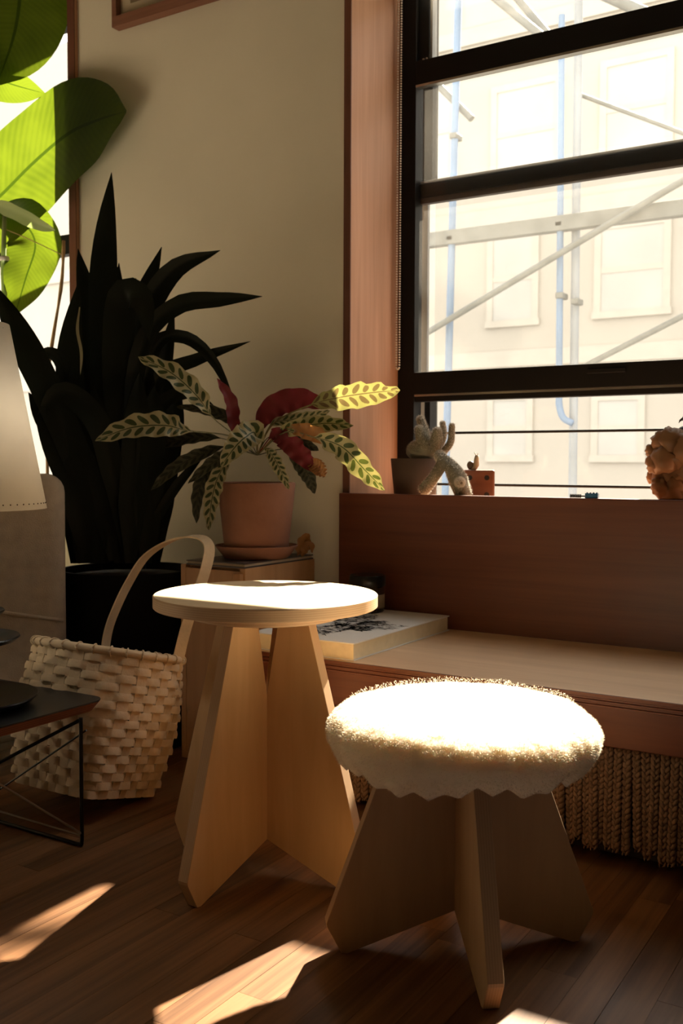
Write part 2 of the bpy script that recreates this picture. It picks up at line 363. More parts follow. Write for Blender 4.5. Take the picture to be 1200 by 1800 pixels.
b = MB().box(X0, X1, Y0, 2.95, -0.10, -0.008, 1)
PX0, PX1, PY0, PY1 = -2.85, 0.45, 0.45, 2.48
b.box(X0, PX0, Y0, 2.5, -0.008, 0, 0); b.box(PX1, X1, Y0, 2.5, -0.008, 0, 0); b.box(PX0, PX1, Y0, PY0, -0.008, 0, 0); b.box(PX0, PX1, PY1, 2.5, -0.008, 0, 0)
floor = tag(b.build('floor', ['floor', 'subfloor']), kind='structure')
pw = 0.062; lens = [0.45, 0.62, 0.8, 1.0]; plank_me = {}
x = PX0; ci = 0
while x < PX1 - 0.02:
    y = PY0
    first = True
    while y < PY1 - 0.05:
        L = random.choice(lens)
        if first: L = random.choice([0.3, 0.45, 0.62]); first = False
        if PY1 - (y + L) < 0.2: L = PY1 - y
        Lr = round(L, 2)
        if Lr not in plank_me:
            q = MB().box(0.0003, pw - 0.0003, 0.0003, Lr - 0.0003, -0.0075, 0.0).build('plank', 'plank', floor)
            plank_me[Lr] = q; o = q
        else:
            o = copyobj(plank_me[Lr], floor)
        o.location = (x, y, random.uniform(-0.0003, 0.0003)); y += L
    x += pw; ci += 1

b = MB(); T = 2.83
b.box(X0, LX0, YW, T, 0, ZC); b.box(LX1, XJ - 0.023, YW, T, 0, ZC); b.box(WXR + 0.023, X1, YW, T, 0, ZC)
b.box(LX0, LX1, YW, T, 0, ZS - 0.03); b.box(LX0, LX1, YW, T, 2.55, ZC)
b.box(XJ - 0.023, WXR + 0.023, YW, T, 0, ZS - 0.03); b.box(XJ - 0.023, WXR + 0.023, YW, T, 2.55, ZC)
tag(b.build('wall_window_side', 'wall'), kind='structure')
tag(MB().box(X0 - .1, X0, Y0, T, 0, ZC).build('wall_left', 'wall'), kind='structure')
M['wall_dark'] = plain('umber_wall_paint', (0.20, 0.165, 0.125), 0.85, 0.05, 2.5)  # tone made up dark so the unseen walls soak up bounce
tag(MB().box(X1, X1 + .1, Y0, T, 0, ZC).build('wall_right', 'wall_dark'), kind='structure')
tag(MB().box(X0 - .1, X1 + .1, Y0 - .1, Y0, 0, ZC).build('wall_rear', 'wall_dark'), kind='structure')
tag(MB().box(X0 - .1, X1 + .1, Y0 - .1, T, ZC, ZC + .1).build('ceiling', 'ceiling'), kind='structure')
# wooden jambs round the openings
def jamb(name, x0, x1, inner):      # board lining one side, backlit shade painted into its front edge
    b = MB().box(x0, x1, 2.487, T, ZS - 0.03, 2.572)
    b.box(x0, x1, 2.483, 2.487, ZS - 0.03, 2.572, 1)
    return tag(b.build(name, ['jamb', 'jamb_edge']), kind='structure')
jamb('trim_1', XJ - 0.023, XJ, 1); jamb('trim_2', WXR, WXR + 0.023, 1)
jamb('trim_3', LX1, LX1 + 0.033, 1); jamb('trim_4', LX0 - 0.033, LX0, 1)
tag(MB().box(XJ, WXR, 2.487, T, 2.55, 2.572).build('trim_5', 'jamb'), kind='structure')
tag(MB().box(XJ, WXR, YB + 0.035, T + .06, ZS - 0.03, ZS).build('trim_6', 'jamb'), kind='structure')
tag(MB().box(LX0, LX1, 2.47, T + .06, ZS - 0.03, ZS).build('trim_7', 'jamb'), kind='structure')

# ------------------------------------------------------------------ right window
w1 = empty('window_1', (XJ, YF, ZS), kind='structure')
def wpart(name, x0, x1, y0, y1, z0, z1, mat, bevel=0.0015):
    o = MB().box(x0 - XJ, x1 - XJ, y0 - YF, y1 - YF, z0 - ZS, z1 - ZS).build(name, mat, w1, bevel=bevel); return o
XL = -1.453
wpart('frame_stile', XJ, XL, YF, YF + 0.05, ZS, 2.55, 'black'); wpart('frame_stile', WXR - .06, WXR, YF, YF + 0.05, ZS, 2.55, 'black')
wpart('frame_head', XL, WXR - .06, YF, YF + 0.05, 2.48, 2.55, 'black')
wpart('upper_sash_stile', XL, -1.415, YF + 0.014, YF + 0.05, 2.03, 2.48, 'black')
wpart('glazing_strip', -1.415, -1.408, YF + 0.02, YF + 0.05, 2.05, 2.48, 'framegrey', 0)
wpart('meeting_rail', XL, WXR - .06, YF - 0.004, YF + 0.04, 1.983, 2.054, 'black')
wpart('meeting_rail_lip', XL, WXR - .06, YF - 0.002, YF + 0.02, 1.976, 1.983, 'chrome', 0)  # pale strip stands in for light caught on the ledge
wpart('bottom_rail', XL, WXR - .06, YF - 0.004, YF + 0.034, 1.036, 1.104, 'black')
wpart('bottom_rail_lip', XL, WXR - .06, YF + 0.002, YF + 0.034, 1.030, 1.036, 'chrome', 0)  # pale strip painted as the highlight along the sash
wpart('lower_rail', XL, WXR - .06, YF + 0.006, YF + 0.04, 1.014, 1.030, 'black')
wpart('sash_lift', -0.90, -0.79, YF - 0.012, YF - 0.004, 1.076, 1.088, 'black')
wpart('latch_screw', -1.436, -1.430, YF + 0.008, YF + 0.014, 2.058, 2.063, 'chrome', 0); wpart('latch_screw', -1.424, -1.420, YF + 0.008, YF + 0.014, 2.060, 2.064, 'chrome', 0)
wpart('pane', XL, WXR - .06, YF + 0.020, YF + 0.024, 1.104, 1.983, 'pane', 0)
wpart('pane', -1.415, WXR - .06, YF + 0.034, YF + 0.038, 2.054, 2.48, 'pane_clean', 0)
# outer (storm) sash seen through the dusty inner pane
wpart('storm_rail', -1.46, WXR, YF + 0.030, YF + 0.060, 1.648, 1.690, 'black')
wpart('storm_rail_ledge', -1.46, WXR, YF + 0.036, YF + 0.056, 1.630, 1.648, 'brownmetal'); wpart('storm_rail_cap', -1.46, WXR, YF + 0.034, YF + 0.056, 1.690, 1.700, 'framegrey')  # grey strip on top carries the rail's lit edge in its colour
wpart('storm_stile', -1.49, -1.438, YF + 0.085, YF + 0.125, 1.655, 2.5, 'black'); wpart('storm_stile', -1.475, -1.452, YF + 0.085, YF + 0.10, ZS, 1.655, 'framegrey')
wpart('storm_stile', -1.452, -1.432, YF + 0.07, YF + 0.125, ZS, 1.10, 'black')
wpart('storm_pane', -1.44, WXR, YF + 0.105, YF + 0.109, 1.735, 2.5, 'pane_clean', 0)
wpart('insect_screen', -1.44, WXR, YF + 0.115, YF + 0.116, ZS, 1.655, 'screen', 0)
for zz in (0.9165, 0.757):
    MB().tube([(XL - XJ, 0.04, zz - ZS), (WXR - .06 - XJ, 0.04, zz - ZS)], 0.0042, 10).build('guard_rod', 'black', w1, smooth=True, auto=40)

# bead chain of the roller blind
b = MB(); prof_pts = []
ztop, zbot = 2.5, 1.116
for sx in (-0.0055, 0.0055):
    z = ztop
    while z > zbot + 0.008: prof_pts.append((sx, 0, z)); z -= 0.0078
for k in range(4):
    a = PI + PI * (k + .5) / 4; prof_pts.append((0.0055 * math.cos(a), 0, zbot + 0.0055 + 0.0075 * math.sin(a)))
for p in prof_pts: b.sphere(p, 0.0030, 8, 5)
o = b.build('bead_chain', 'bead', smooth=True, loc=(-1.494, 2.742, 0)); tag(o, 'steel bead chain of a roller blind hanging beside the window jamb', 'chain')

bl = empty('roller_blind', (XJ, 2.735, 2.52), label='cream roller blind rolled up above the right window', cat='blind')  # unseen drop added to keep high sun off the floor
MB().box(.012, WXR - XJ - .012, -.0005, .0005, -.27, 0).build('fabric', 'shade', bl); MB().tube([(.008, 0, 0), (WXR - XJ - .008, 0, 0)], .022, 20).build('roll', 'shade', bl, smooth=True, auto=50)
MB().box(.012, WXR - XJ - .012, -.005, .005, -.285, -.268).build('hem_bar', 'shade', bl)
# ------------------------------------------------------------------ left window
w2 = empty('window_2', (LX1, YF, ZS), kind='structure')
def w2part(name, x0, x1, y0, y1, z0, z1, mat, bevel=0.0015):
    return MB().box(x0 - LX1, x1 - LX1, y0 - YF, y1 - YF, z0 - ZS, z1 - ZS).build(name, mat, w2, bevel=bevel)
w2part('frame_stile', LX1 - .05, LX1, YF, YF + .05, ZS, 2.55, 'black'); w2part('frame_stile', LX0, LX0 + .05, YF, YF + .05, ZS, 2.55, 'black')
w2part('frame_head', LX0 + .05, LX1 - .05, YF, YF + .05, 2.50, 2.55, 'black')
w2part('meeting_rail', LX0 + .05, LX1 - .05, YF - .004, YF + .04, 1.632, 1.707, 'black')
w2part('bottom_rail', LX0 + .05, LX1 - .05, YF, YF + .04, ZS, ZS + .06, 'black')
w2part('pane', LX0 + .05, LX1 - .05, YF + .02, YF + .024, 1.707, 2.50, 'pane_clean', 0)
w2part('pane', LX0 + .05, LX1 - .05, YF + .02, YF + .024, ZS + .06, 1.632, 'pane', 0)

# ------------------------------------------------------------------ outside: street, facade, scaffold
tag(MB().box(-40, 30, 2.9, 40, -4.2, -4.0).build('street', 'street'), kind='structure')
FY = 14.0
fac = empty('apartment_facade', (-6, FY, -4), label='pale cream apartment facade across the street behind the scaffold', cat='building')
MB().box(-26, 24, 0, 3.0, 0, 13.0).build('wall', 'facade', fac)
def fwin(px0, py0, px1, py1):
    a = onY(px0, py0, FY); c = onY(px1, py1, FY)
    x0, x1, z1, z0 = a.x + 6, c.x + 6, a.z + 4, c.z + 4
    f = MB().box(x0 - .10, x0, -.035, 0, z0, z1).box(x1, x1 + .10, -.035, 0, z0, z1).box(x0 - .10, x1 + .10, -.035, 0, z1, z1 + .10).box(x0 - .12, x1 + .12, -.05, 0, z0 - .10, z0).box(x0, x1, -.03, 0, (z0 + z1) / 2 - .04, (z0 + z1) / 2 + .04).build('window', 'facade_trim', fac)
    MB().box(x0, x1, -.02, 0.0, z0, (z0 + z1) / 2 - .04).build('pane', 'facade_pane', f)
    MB().box(x0, x1, -.02, 0.0, (z0 + z1) / 2 + .04, z1).build('pane', 'facade_pane', f)
for a in [(875, 165, 975, 300), (1068, 120, 1170, 255), (868, 420, 935, 560), (1058, 405, 1165, 540), (868, 705, 925, 800), (1052, 705, 1120, 800), (735, 160, 790, 310)]: fwin(*a)
for py in (25, 365, 625): 
    zz = onY(1000, py, FY).z + 4; MB().box(-26, 24, -.05, 0, zz - .12, zz + .12).build('ledge', 'facade_trim', fac)

SY = 5.2
sca = empty('scaffold', (-2, SY, -4), label='blue and grey tube scaffold standing outside the window', cat='scaffold')
def sp(px, py, dy=0): v = onY(px, py, SY + dy); return (v.x + 2, dy, v.z + 4)
def stube(name, a, c, r, mat, dy=0, ext=0):
    p, q = Vector(sp(*a, dy)), Vector(sp(*c, dy)); d = (q - p)
    MB().tube([p - d * ext, q + d * ext], r, 12).build(name, mat, sca, smooth=True, auto=40)
stube('pole', (805, 0), (785, 760), 0.021, 'blue', 0, .9)
stube('pole', (987, 40), (982, 700), 0.018, 'blue', 0.0, .02)
stube('pole', (1017, 0), (1006, 860), 0.023, 'lightblue', 0.05, .8)
MB().tube(spline([sp(982, 690), sp(983, 715), sp(990, 735), sp(1006, 744)], 10), 0.018, 10).build('hook_bend', 'blue', sca, smooth=True)
stube('brace', (745, 588), (1060, 400), 0.018, 'greymetal', -.06, .0); stube('brace', (1060, 400), (1230, 300), 0.018, 'greymetal', -.06)
stube('brace', (1050, 632), (1230, 540), 0.016, 'greymetal', .1, .2); stube('brace', (850, -20), (950, 62), 0.022, 'greymetal', -.05, .2)
stube('brace', (895, -20), (962, 60), 0.022, 'greymetal', .08, .2); stube('brace', (740, 120), (808, 188), 0.02, 'greymetal', .05, .3)
stube('brace', (1015, 165), (1230, 245), 0.012, 'greymetal', .1); stube('brace', (1060, -10), (1160, 35), 0.03, 'greymetal', -.04, .3)
pz0, pz1 = onY(1000, 405, SY).z + 4, onY(1000, 378, SY).z + 4
MB().box(-3.4, 3.2, -.03, .03, pz0, pz1).build('ledger', 'greymetal', sca, bevel=.004)
for px, py in ((799, 240), (985, 520), (1012, 530), (793, 420), (984, 395)):
    v = sp(px, py); MB().box(v[0] - .022, v[0] + .022, -.03, .06, v[2] - .016, v[2] + .016).build('coupler', 'greymetal', sca, bevel=.006)

# ------------------------------------------------------------------ bench under the window
BZ, BFY, BX0, BX1 = 0.37, 1.91, -1.527, 0.62
ben = empty('window_bench', (BX0, BFY, 0), label='reddish wooden window bench with tall back board under the big window', cat='bench')
def bp(name, x0, x1, y0, y1, z0, z1, mat, bevel=.002): return MB().box(x0 - BX0, x1 - BX0, y0 - BFY, y1 - BFY, z0, z1).build(name, mat, ben, bevel=bevel)
bp('seat_board', BX0, BX1, BFY + .006, YB, BZ - .02, BZ, 'bench_top')
bp('back_board', BX0, BX1, YB, YB + .035, 0.02, BD, 'bench', .003)
prof = [(0.006, .3695), (0.0, .3695), (0.0, .3625), (.004, .361), (.004, .358), (0, .357), (0, .3535), (.005, .352), (.005, .349), (0.001, .348), (0.001, .345), (.008, .343), (.03, .343), (.03, .3695)]
MB().prism(prof, 0, 0, BX1 - BX0).build('nosing', 'bench', ben)
bp('fascia', BX0, BX1, BFY + .008, BFY + .03, .266, .345, 'bench')
bp('end_panel', BX0, BX0 + .03, BFY + .03, YB, 0, BZ - .02, 'bench'); bp('end_panel', BX1 - .03, BX1, BFY + .03, YB, 0, BZ - .02, 'bench')
bp('rope_rail', BX0 + .03, BX1 - .03, BFY + .03, BFY + .055, .28, .30, 'bench')
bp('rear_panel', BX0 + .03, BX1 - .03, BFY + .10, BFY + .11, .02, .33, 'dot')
# braided ropes hanging under the seat
rc = empty('rope_curtain', (-1.45, BFY + .042, 0.28), label='curtain of brown braided ropes hanging below the bench fascia', cat='curtain')
b = MB(); H_R = 0.235
for k in range(3):
    pts = []
    for i in range(64):
        t = i / 63; an = t * 2 * PI * 6.5
        ph = an + 2 * PI * k / 3
        pts.append((0.0058 * math.sin(ph), 0.0042 * math.sin(2 * ph), -t * H_R))
    b.tube(pts, [0.0047 if i < 60 else 0.0047 * (64 - i) / 5 for i in range(64)], 6)
rope0 = b.build('rope', 'rope', rc, smooth=True)
xr = 0.0; first = True
while xr < 1.85:
    o = rope0 if first else copyobj(rope0, rc); first = False
    o.location = (xr, random.uniform(-.004, .004), random.uniform(-.0, .004)); o.rotation_euler = (random.uniform(-.02, .02), random.uniform(-.025, .025), random.uniform(-.35, .35))
    o.scale = (1, 1, random.uniform(.96, 1.05)); xr += random.uniform(.0145, .0205)

# ------------------------------------------------------------------ book and jar on the bench
bk = empty('art_book', (-1.305, 2.178, BZ), label='thick white coffee table book with dark ink drawing on cover', cat='book')
hx, hy, th = .146, .25, .041
MB().box(-hx, hx, -hy, hy, 0, .003).build('back_cover', 'paper', bk, bevel=.0008); MB().box(-hx, hx, -hy, hy, th - .003, th).build('front_cover', 'paper', bk, bevel=.0008)
MB().box(-hx, -hx + .004, -hy, hy, .003, th - .003).build('spine', 'paper', bk); MB().box(-hx + .004, hx - .004, -hy + .004, hy - .004, .003, th - .003).build('page_block', 'pages', bk)
b = MB()      # tree-like ink drawing: many small irregular strokes lying on the cover
rr = random.Random(3)
for i in range(700):
    a = rr.uniform(0, 2 * PI); r_ = math.sqrt(rr.random()); k_ = 1 + .35 * math.sin(3 * a + 1) + .2 * math.sin(7 * a); cx = .012 + r_ * .092 * k_ * math.cos(a); cy = -.03 + r_ * .145 * k_ * math.sin(a) * (1 - .25 * math.cos(a))
    if abs(cx) > .135 or abs(cy) > .235: continue
    _ = 0
    L = rr.uniform(.005, .018); w = rr.uniform(.0012, .0036); an = rr.gauss(0.2, .6); dx, dy = math.cos(an) * L, math.sin(an) * L; nx, ny = -math.sin(an) * w, math.cos(an) * w
    b.add([(cx - dx, cy - dy, th + .0003), (cx + nx, cy + ny, th + .0003), (cx + dx, cy + dy, th + .0003), (cx - nx, cy - ny, th + .0003)], [(0, 1, 2, 3)])
tag(b.build('cover_drawing', 'ink', bk), 'dark scribbled ink drawing')
jp = onY(643, 1090, 2.40)
jar = empty('jar', (-1.385, 2.375, BZ + th), label='small dark glass jar with black lid beside the back board', cat='jar')
MB().lathe([(0.0, 0), (.044, 0), (.047, .004), (.047, .066), (.043, .072), (.0, .072)], 40).build('glass_body', 'glassjar', jar, smooth=True, auto=50)
MB().lathe([(.0, .072), (.049, .072), (.050, .075), (.050, .098), (.047, .102), (0, .102)], 40).build('lid', 'blackmetal', jar, smooth=True, auto=50)
MB().lathe([(.0475, .012), (.0478, .012), (.0478, .050), (.0475, .050)], 40).build('label_band', 'cork', jar, smooth=True)

# ------------------------------------------------------------------ plywood table and stool
def cross_panels(root, top_r, zt, notch_r, notch_z, rw, zw, rf, za, th, face='birch', edge='ply_y'):
    prof = [(0, notch_z), (notch_r, zt), (top_r, zt), (rw, zw + .006), (rw - .001, zw), (rf + .006, .001), (rf - .004, 0.0), (0.012, za - .003), (0, za)]
    poly = prof[:-1] + [prof[-1]] + [(-a, c) for a, c in prof[1:-1]][::-1]
    for k in range(2):
        b = MB(); n = len(poly)
        v = [(a, -th / 2, c) for a, c in poly] + [(a, th / 2, c) for a, c in poly]
        # right and left halves separately so the faces stay simple
        R = list(range(0, 9)); Lh = [0] + [8] + list(range(9, n))
        for idx in (R, Lh):
            b.add(v, [tuple(idx), tuple(i + n for i in idx[::-1])], 0)
        b.add(v, [(i, (i + 1) % n, n + (i + 1) % n, n + i) for i in range(n)], 1)
        o = b.build('leg_panel', [face, edge], root, merge=True, bevel=.0012); o.rotation_euler = (0, 0, k * PI / 2)
TC = (-1.172, 1.607)
tab = empty('side_table', (*TC, 0), math.atan2(-.999, -.046), label='round birch plywood side table with crossed panel legs', cat='table')
b = MB(); tr = .2235
b.lathe([(0, .535), (tr - .002, .535)], 96, mi=0); b.lathe([(tr - .002, .535), (tr, .537), (tr, .558), (tr - .002, .56)], 96, mi=1); b.lathe([(tr - .002, .56), (0, .56)], 96, mi=2)
b.build('table_top', ['birch', 'ply_z', 'birch_top'], tab, merge=True, smooth=True, auto=30)
b = MB(); b.lathe([(0, .515), (.150, .515)], 72, mi=0); b.lathe([(.150, .515), (.152, .517), (.152, .535)], 72, mi=1); b.lathe([(.152, .535), (0, .535)], 72, mi=0)
b.build('support_disc', ['birch', 'ply_z'], tab, merge=True, smooth=True, auto=30)
cross_panels(tab, .113, .515, .041, .30, .243, .05, .211, .068, .024)

SCN = (-.702, 1.523)
sto = empty('stool', (*SCN, 0), math.atan2(.617, .787), label='low plywood stool with a cream sheepskin seat cover', cat='stool')
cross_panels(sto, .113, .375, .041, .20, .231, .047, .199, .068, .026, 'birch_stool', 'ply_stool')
MB().lathe([(0, .375), (.195, .375), (.197, .377), (.197, .395), (.195, .397), (0, .397)], 64).build('seat_disc', ['birch'], sto, smooth=True, auto=30)
def wool_r(r, z, a):
    return r
b = MB(); nA = 220; prof = []
prof += [(.198, .326), (.212, .336), (.2225, .350), (.2285, .367), (.2265, .382), (.2185, .394), (.205, .4035), (.187, .4105), (.165, .4150), (.135, .418), (.10, .4195), (.065, .420), (.03, .4205)]
pts = spline([(r, 0, z) for r, z in prof], 44)
rngw = random.Random(5)
teeth = [rngw.uniform(-.012, .012) for _ in range(26)]
def wool_pt(r, z, a, k):
    hem = max(0, 1 - (z - .322) / .035)
    t = (a / (2 * PI) * 26) % 26; i0 = int(t); f = t - i0; saw = (teeth[i0 % 26] * (1 - f) + teeth[(i0 + 1) % 26] * f) + .002 - .013 * (1 - abs(2 * f - 1)) ** 1.2
    zz = z + hem * saw
    p = Vector((r * math.cos(a), r * math.sin(a), zz))
    n1 = mnoise.noise(p * 55) * .0018 + mnoise.noise(p * 130) * .0012 + mnoise.noise(p * 14) * .004
    d = Vector((math.cos(a) * min(1, r / .2), math.sin(a) * min(1, r / .2), max(0, (z - .37) * 18))).normalized()
    return p + d * n1
vs = []
for p in pts:
    for k in range(nA): a = 2 * PI * k / nA; vs.append(wool_pt(p.x, p.z, a, k))
fs = [(i * nA + k, i * nA + (k + 1) % nA, (i + 1) * nA + (k + 1) % nA, (i + 1) * nA + k) for i in range(len(pts) - 1) for k in range(nA)]
fs.append(tuple((len(pts) - 1) * nA + k for k in range(nA)))
# inner return of the hem
o0 = len(vs)
for k in range(nA): a = 2 * PI * k / nA; vs.append(Vector((.190 * math.cos(a), .190 * math.sin(a), .352)))
fs += [(k, o0 + k, o0 + (k + 1) % nA, (k + 1) % nA) for k in range(nA)]
wool = b.add(vs, fs).build('sheepskin_cover', 'wool', sto, smooth=True)
# short curly pile: thin blades standing out of the hide
b = MB(); rg = random.Random(11); V_, F_ = [], []
for i in range(42000):
    jf = rg.uniform(0, len(pts) - 1.01) if rg.random() < .45 else rg.triangular(0, 42, 6); a = rg.uniform(0, 2 * PI)
    q0 = pts[int(jf)].lerp(pts[int(jf) + 1], jf - int(jf)); rq = q0.x
    if rq < .185: rq = .19 * math.sqrt(rg.random())
    p = wool_pt(rq, q0.z, a, 0)
    nrm = Vector((math.cos(a) * min(1, rq / .2) ** 2, math.sin(a) * min(1, rq / .2) ** 2, (q0.z - .368) * 16)).normalized()
    d = (nrm + Vector((rg.gauss(0, .6), rg.gauss(0, .6), rg.gauss(-.15, .5)))).normalized(); L = rg.uniform(.002, .0052) * (1 if rq > .2 else .6)
    s_ = d.cross(Vector((rg.gauss(0, 1), rg.gauss(0, 1), rg.gauss(0, 1)))).normalized() * .0005
    q = len(V_); V_ += [p - s_ - nrm * .001, p + s_ - nrm * .001, p + d * L]; F_.append((q, q + 1, q + 2))
b.add(V_, F_); pile = b.build('wool_pile', 'woolfibre', wool); pile['kind'] = 'stuff'

# ------------------------------------------------------------------ pedestal, saucer, pot, calathea
ped = empty('plant_pedestal', (-1.60, 2.10, 0), label='small plywood box pedestal under the terracotta plant pot', cat='pedestal')
PZ = .545
M['pedwood'] = wood('pedestal_plywood', (0.36, 0.19, 0.085), (0.48, 0.27, 0.13), 2, 24, 2.2, 0.5)
def pp(name, *a): return MB().box(*a).build(name, 'pedwood', ped, bevel=.0015)
pp('front_panel', -.205, -.018, 0, .016, 0, PZ - .012); pp('side_panel', -.018, 0, .0, .335, 0, PZ - .004); pp('side_panel', -.223, -.205, 0, .335, 0, PZ - .004)
pp('rear_panel', -.205, -.018, .319, .335, 0, PZ - .012); pp('top_panel', -.205, -.018, 0.016, .319, PZ - .022, PZ - .004); pp('corner_tab', -.030, -.006, -.014, 0, PZ - .045, PZ - .018)
mag = empty('magazine', (-1.70, 2.262, PZ - .004), label='dark thin magazine stack lying under the plant saucer', cat='magazine')
MB().box(-.10, .10, -.165, .165, 0, .004).build('lower_issue', 'magazine', mag); MB().box(-.098, .098, -.162, .160, .004, .0105).build('page_block', 'pagesdark', mag); MB().box(-.10, .10, -.165, .165, .0105, .013).build('cover', 'magazine', mag)
SX, SYY = -1.683, 2.262
sz = PZ + .009
sau = tag(MB().lathe([(0, .0), (.088, 0), (.092, .003), (.116, .033), (.1165, .036), (.112, .036), (.108, .032), (.088, .010), (0, .008)], 56).build('saucer', 'terracotta', smooth=True, auto=40, loc=(SX, SYY, sz)), 'terracotta saucer under the striped houseplant pot', 'saucer')
pot = empty('potted_calathea', (SX, SYY, sz + .010), label='rattlesnake plant with striped leaves in tall terracotta pot', cat='plant')
MB().lathe([(0, 0), (.086, 0), (.089, .004), (.110, .196), (.1105, .200), (.107, .203), (.101, .203), (.099, .198), (.094, .16), (0, .16)], 64).build('pot', 'terracotta', pot, smooth=True, auto=40)
MB().lathe([(0, .186), (.05, .188), (.097, .184)], 40).build('soil', 'soil', pot, smooth=True)
D0 = (Vector((SX, SYY, .8)) - EYE).dot(FW)
def leaf(parent, name, path, width, mats, wav=0.0, cup=.25, shape='lance', roll=0.0, n=18, stem=0.0, seed=0, thick=.0006, waves=7, face=None):
    """path: list of (px, py, distance). Builds a thin blade along it; stem = share of path that is bare stalk"""
    pts = spline([p if isinstance(p, Vector) else at(*p) for p in path], n); root = parent.matrix_world.translation if parent else Vector()
    b = MB(); cross = 7; rg = random.Random(seed); ph = rg.uniform(0, 6)
    ws = []
    for i in range(n):
        t = i / (n - 1)
        if t < stem: w = .06
        else:
            u = (t - stem) / (1 - stem)
            if shape == 'lance': w = max(.03, math.sin(PI * min(1, u ** .85)) ** .6) if u < 1 else .02
            elif shape == 'strap': w = min(1, .35 + 2.2 * u) * (1 if u < .6 else max(.02, 1 - ((u - .6) / .4) ** 2.2))
            elif shape == 'paddle': w = max(.02, min(1, (u / .25) ** .6) * (1 - u ** 6))
        ws.append(w)
    top, uvs = [], []
    for i, p in enumerate(pts):
        t = (pts[min(i + 1, n - 1)] - pts[max(i - 1, 0)]).normalized(); vd = (p - EYE).normalized()
        sd = t.cross(vd).normalized(); nr = sd.cross(t).normalized()
        if face is not None: nr = (face - t * face.dot(t)).normalized(); sd = t.cross(nr).normalized()
        elif nr.dot(vd) > 0: nr = -nr
        sd, nr = sd * math.cos(roll) + nr * math.sin(roll), nr * math.cos(roll) - sd * math.sin(roll)
        for j in range(cross):
            s = (j / (cross - 1) - .5) * 2; w = width * .5 * ws[i]
            edge = abs(s) ** 2 * wav * width * math.sin(waves * 2 * PI * i / (n - 1) + ph + (1.6 if s > 0 else 0)) * (ws[i] > .2)
            q = p + sd * (s * w * (1 + .25 * wav * math.sin(waves * 2 * PI * i / (n - 1) + (2 if s > 0 else 0)))) + nr * (abs(s) * w * cup + edge)
            top.append((q, nr)); uvs.append(((i / (n - 1) - stem) / max(.01, 1 - stem), s))
    fs = [(i * cross + j, i * cross + j + 1, (i + 1) * cross + j + 1, (i + 1) * cross + j) for i in range(n - 1) for j in range(cross - 1)]
    b.add([q - root for q, _ in top], fs, 0, uvs)
    return b.build(name, mats[:1], parent, smooth=True)
def U(px, m): return m   # readability
bpy.context.view_layer.update()
D = D0; pxm = D / F_PX
c = (452, 800, D)
CT, CU, CD = ['cal_top', 'cal_under'], ['cal_under', 'cal_top'], ['cal_dark', 'cal_under']
cal = [
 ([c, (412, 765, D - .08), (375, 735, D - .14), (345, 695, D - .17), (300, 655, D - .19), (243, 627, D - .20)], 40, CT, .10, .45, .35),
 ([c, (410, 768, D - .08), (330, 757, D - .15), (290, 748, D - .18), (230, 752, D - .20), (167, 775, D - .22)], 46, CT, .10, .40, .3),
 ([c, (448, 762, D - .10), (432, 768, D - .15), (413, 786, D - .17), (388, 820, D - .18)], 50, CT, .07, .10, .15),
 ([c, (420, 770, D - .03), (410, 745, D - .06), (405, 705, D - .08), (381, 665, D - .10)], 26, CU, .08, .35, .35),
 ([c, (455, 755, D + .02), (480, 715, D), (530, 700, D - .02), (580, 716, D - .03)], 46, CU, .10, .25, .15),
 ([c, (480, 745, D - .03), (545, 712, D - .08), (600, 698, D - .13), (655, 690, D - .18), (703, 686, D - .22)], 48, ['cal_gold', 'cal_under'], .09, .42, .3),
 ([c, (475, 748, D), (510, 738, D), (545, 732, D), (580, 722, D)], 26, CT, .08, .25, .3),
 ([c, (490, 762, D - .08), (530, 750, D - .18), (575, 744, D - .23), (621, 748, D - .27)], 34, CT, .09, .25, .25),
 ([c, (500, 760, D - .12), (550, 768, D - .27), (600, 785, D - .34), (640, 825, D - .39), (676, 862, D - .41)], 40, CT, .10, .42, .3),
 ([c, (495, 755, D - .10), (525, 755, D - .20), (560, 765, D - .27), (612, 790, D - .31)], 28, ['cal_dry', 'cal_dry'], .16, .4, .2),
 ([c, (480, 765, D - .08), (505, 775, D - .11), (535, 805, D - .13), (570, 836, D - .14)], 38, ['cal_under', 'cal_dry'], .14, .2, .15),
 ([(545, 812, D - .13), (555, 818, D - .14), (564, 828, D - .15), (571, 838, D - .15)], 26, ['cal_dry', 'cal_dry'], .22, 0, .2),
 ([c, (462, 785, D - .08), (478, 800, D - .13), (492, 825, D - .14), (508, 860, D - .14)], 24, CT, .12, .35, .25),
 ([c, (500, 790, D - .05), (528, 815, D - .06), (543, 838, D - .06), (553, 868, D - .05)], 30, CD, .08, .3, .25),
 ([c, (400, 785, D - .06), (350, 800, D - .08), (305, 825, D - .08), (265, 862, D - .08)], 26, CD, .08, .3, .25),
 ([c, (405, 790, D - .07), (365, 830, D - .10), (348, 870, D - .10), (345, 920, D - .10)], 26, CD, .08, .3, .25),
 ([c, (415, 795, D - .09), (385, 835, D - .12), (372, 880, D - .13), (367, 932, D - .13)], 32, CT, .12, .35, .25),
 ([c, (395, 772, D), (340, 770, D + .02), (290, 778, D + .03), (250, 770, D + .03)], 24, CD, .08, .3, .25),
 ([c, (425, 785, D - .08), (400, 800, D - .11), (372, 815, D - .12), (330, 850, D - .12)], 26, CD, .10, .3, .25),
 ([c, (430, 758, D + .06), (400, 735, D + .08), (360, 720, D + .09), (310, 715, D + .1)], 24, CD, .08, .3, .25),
 ([c, (470, 770, D - .05), (500, 765, D - .07), (530, 775, D - .09), (560, 792, D - .10)], 28, CD, .10, .3, .2),
]
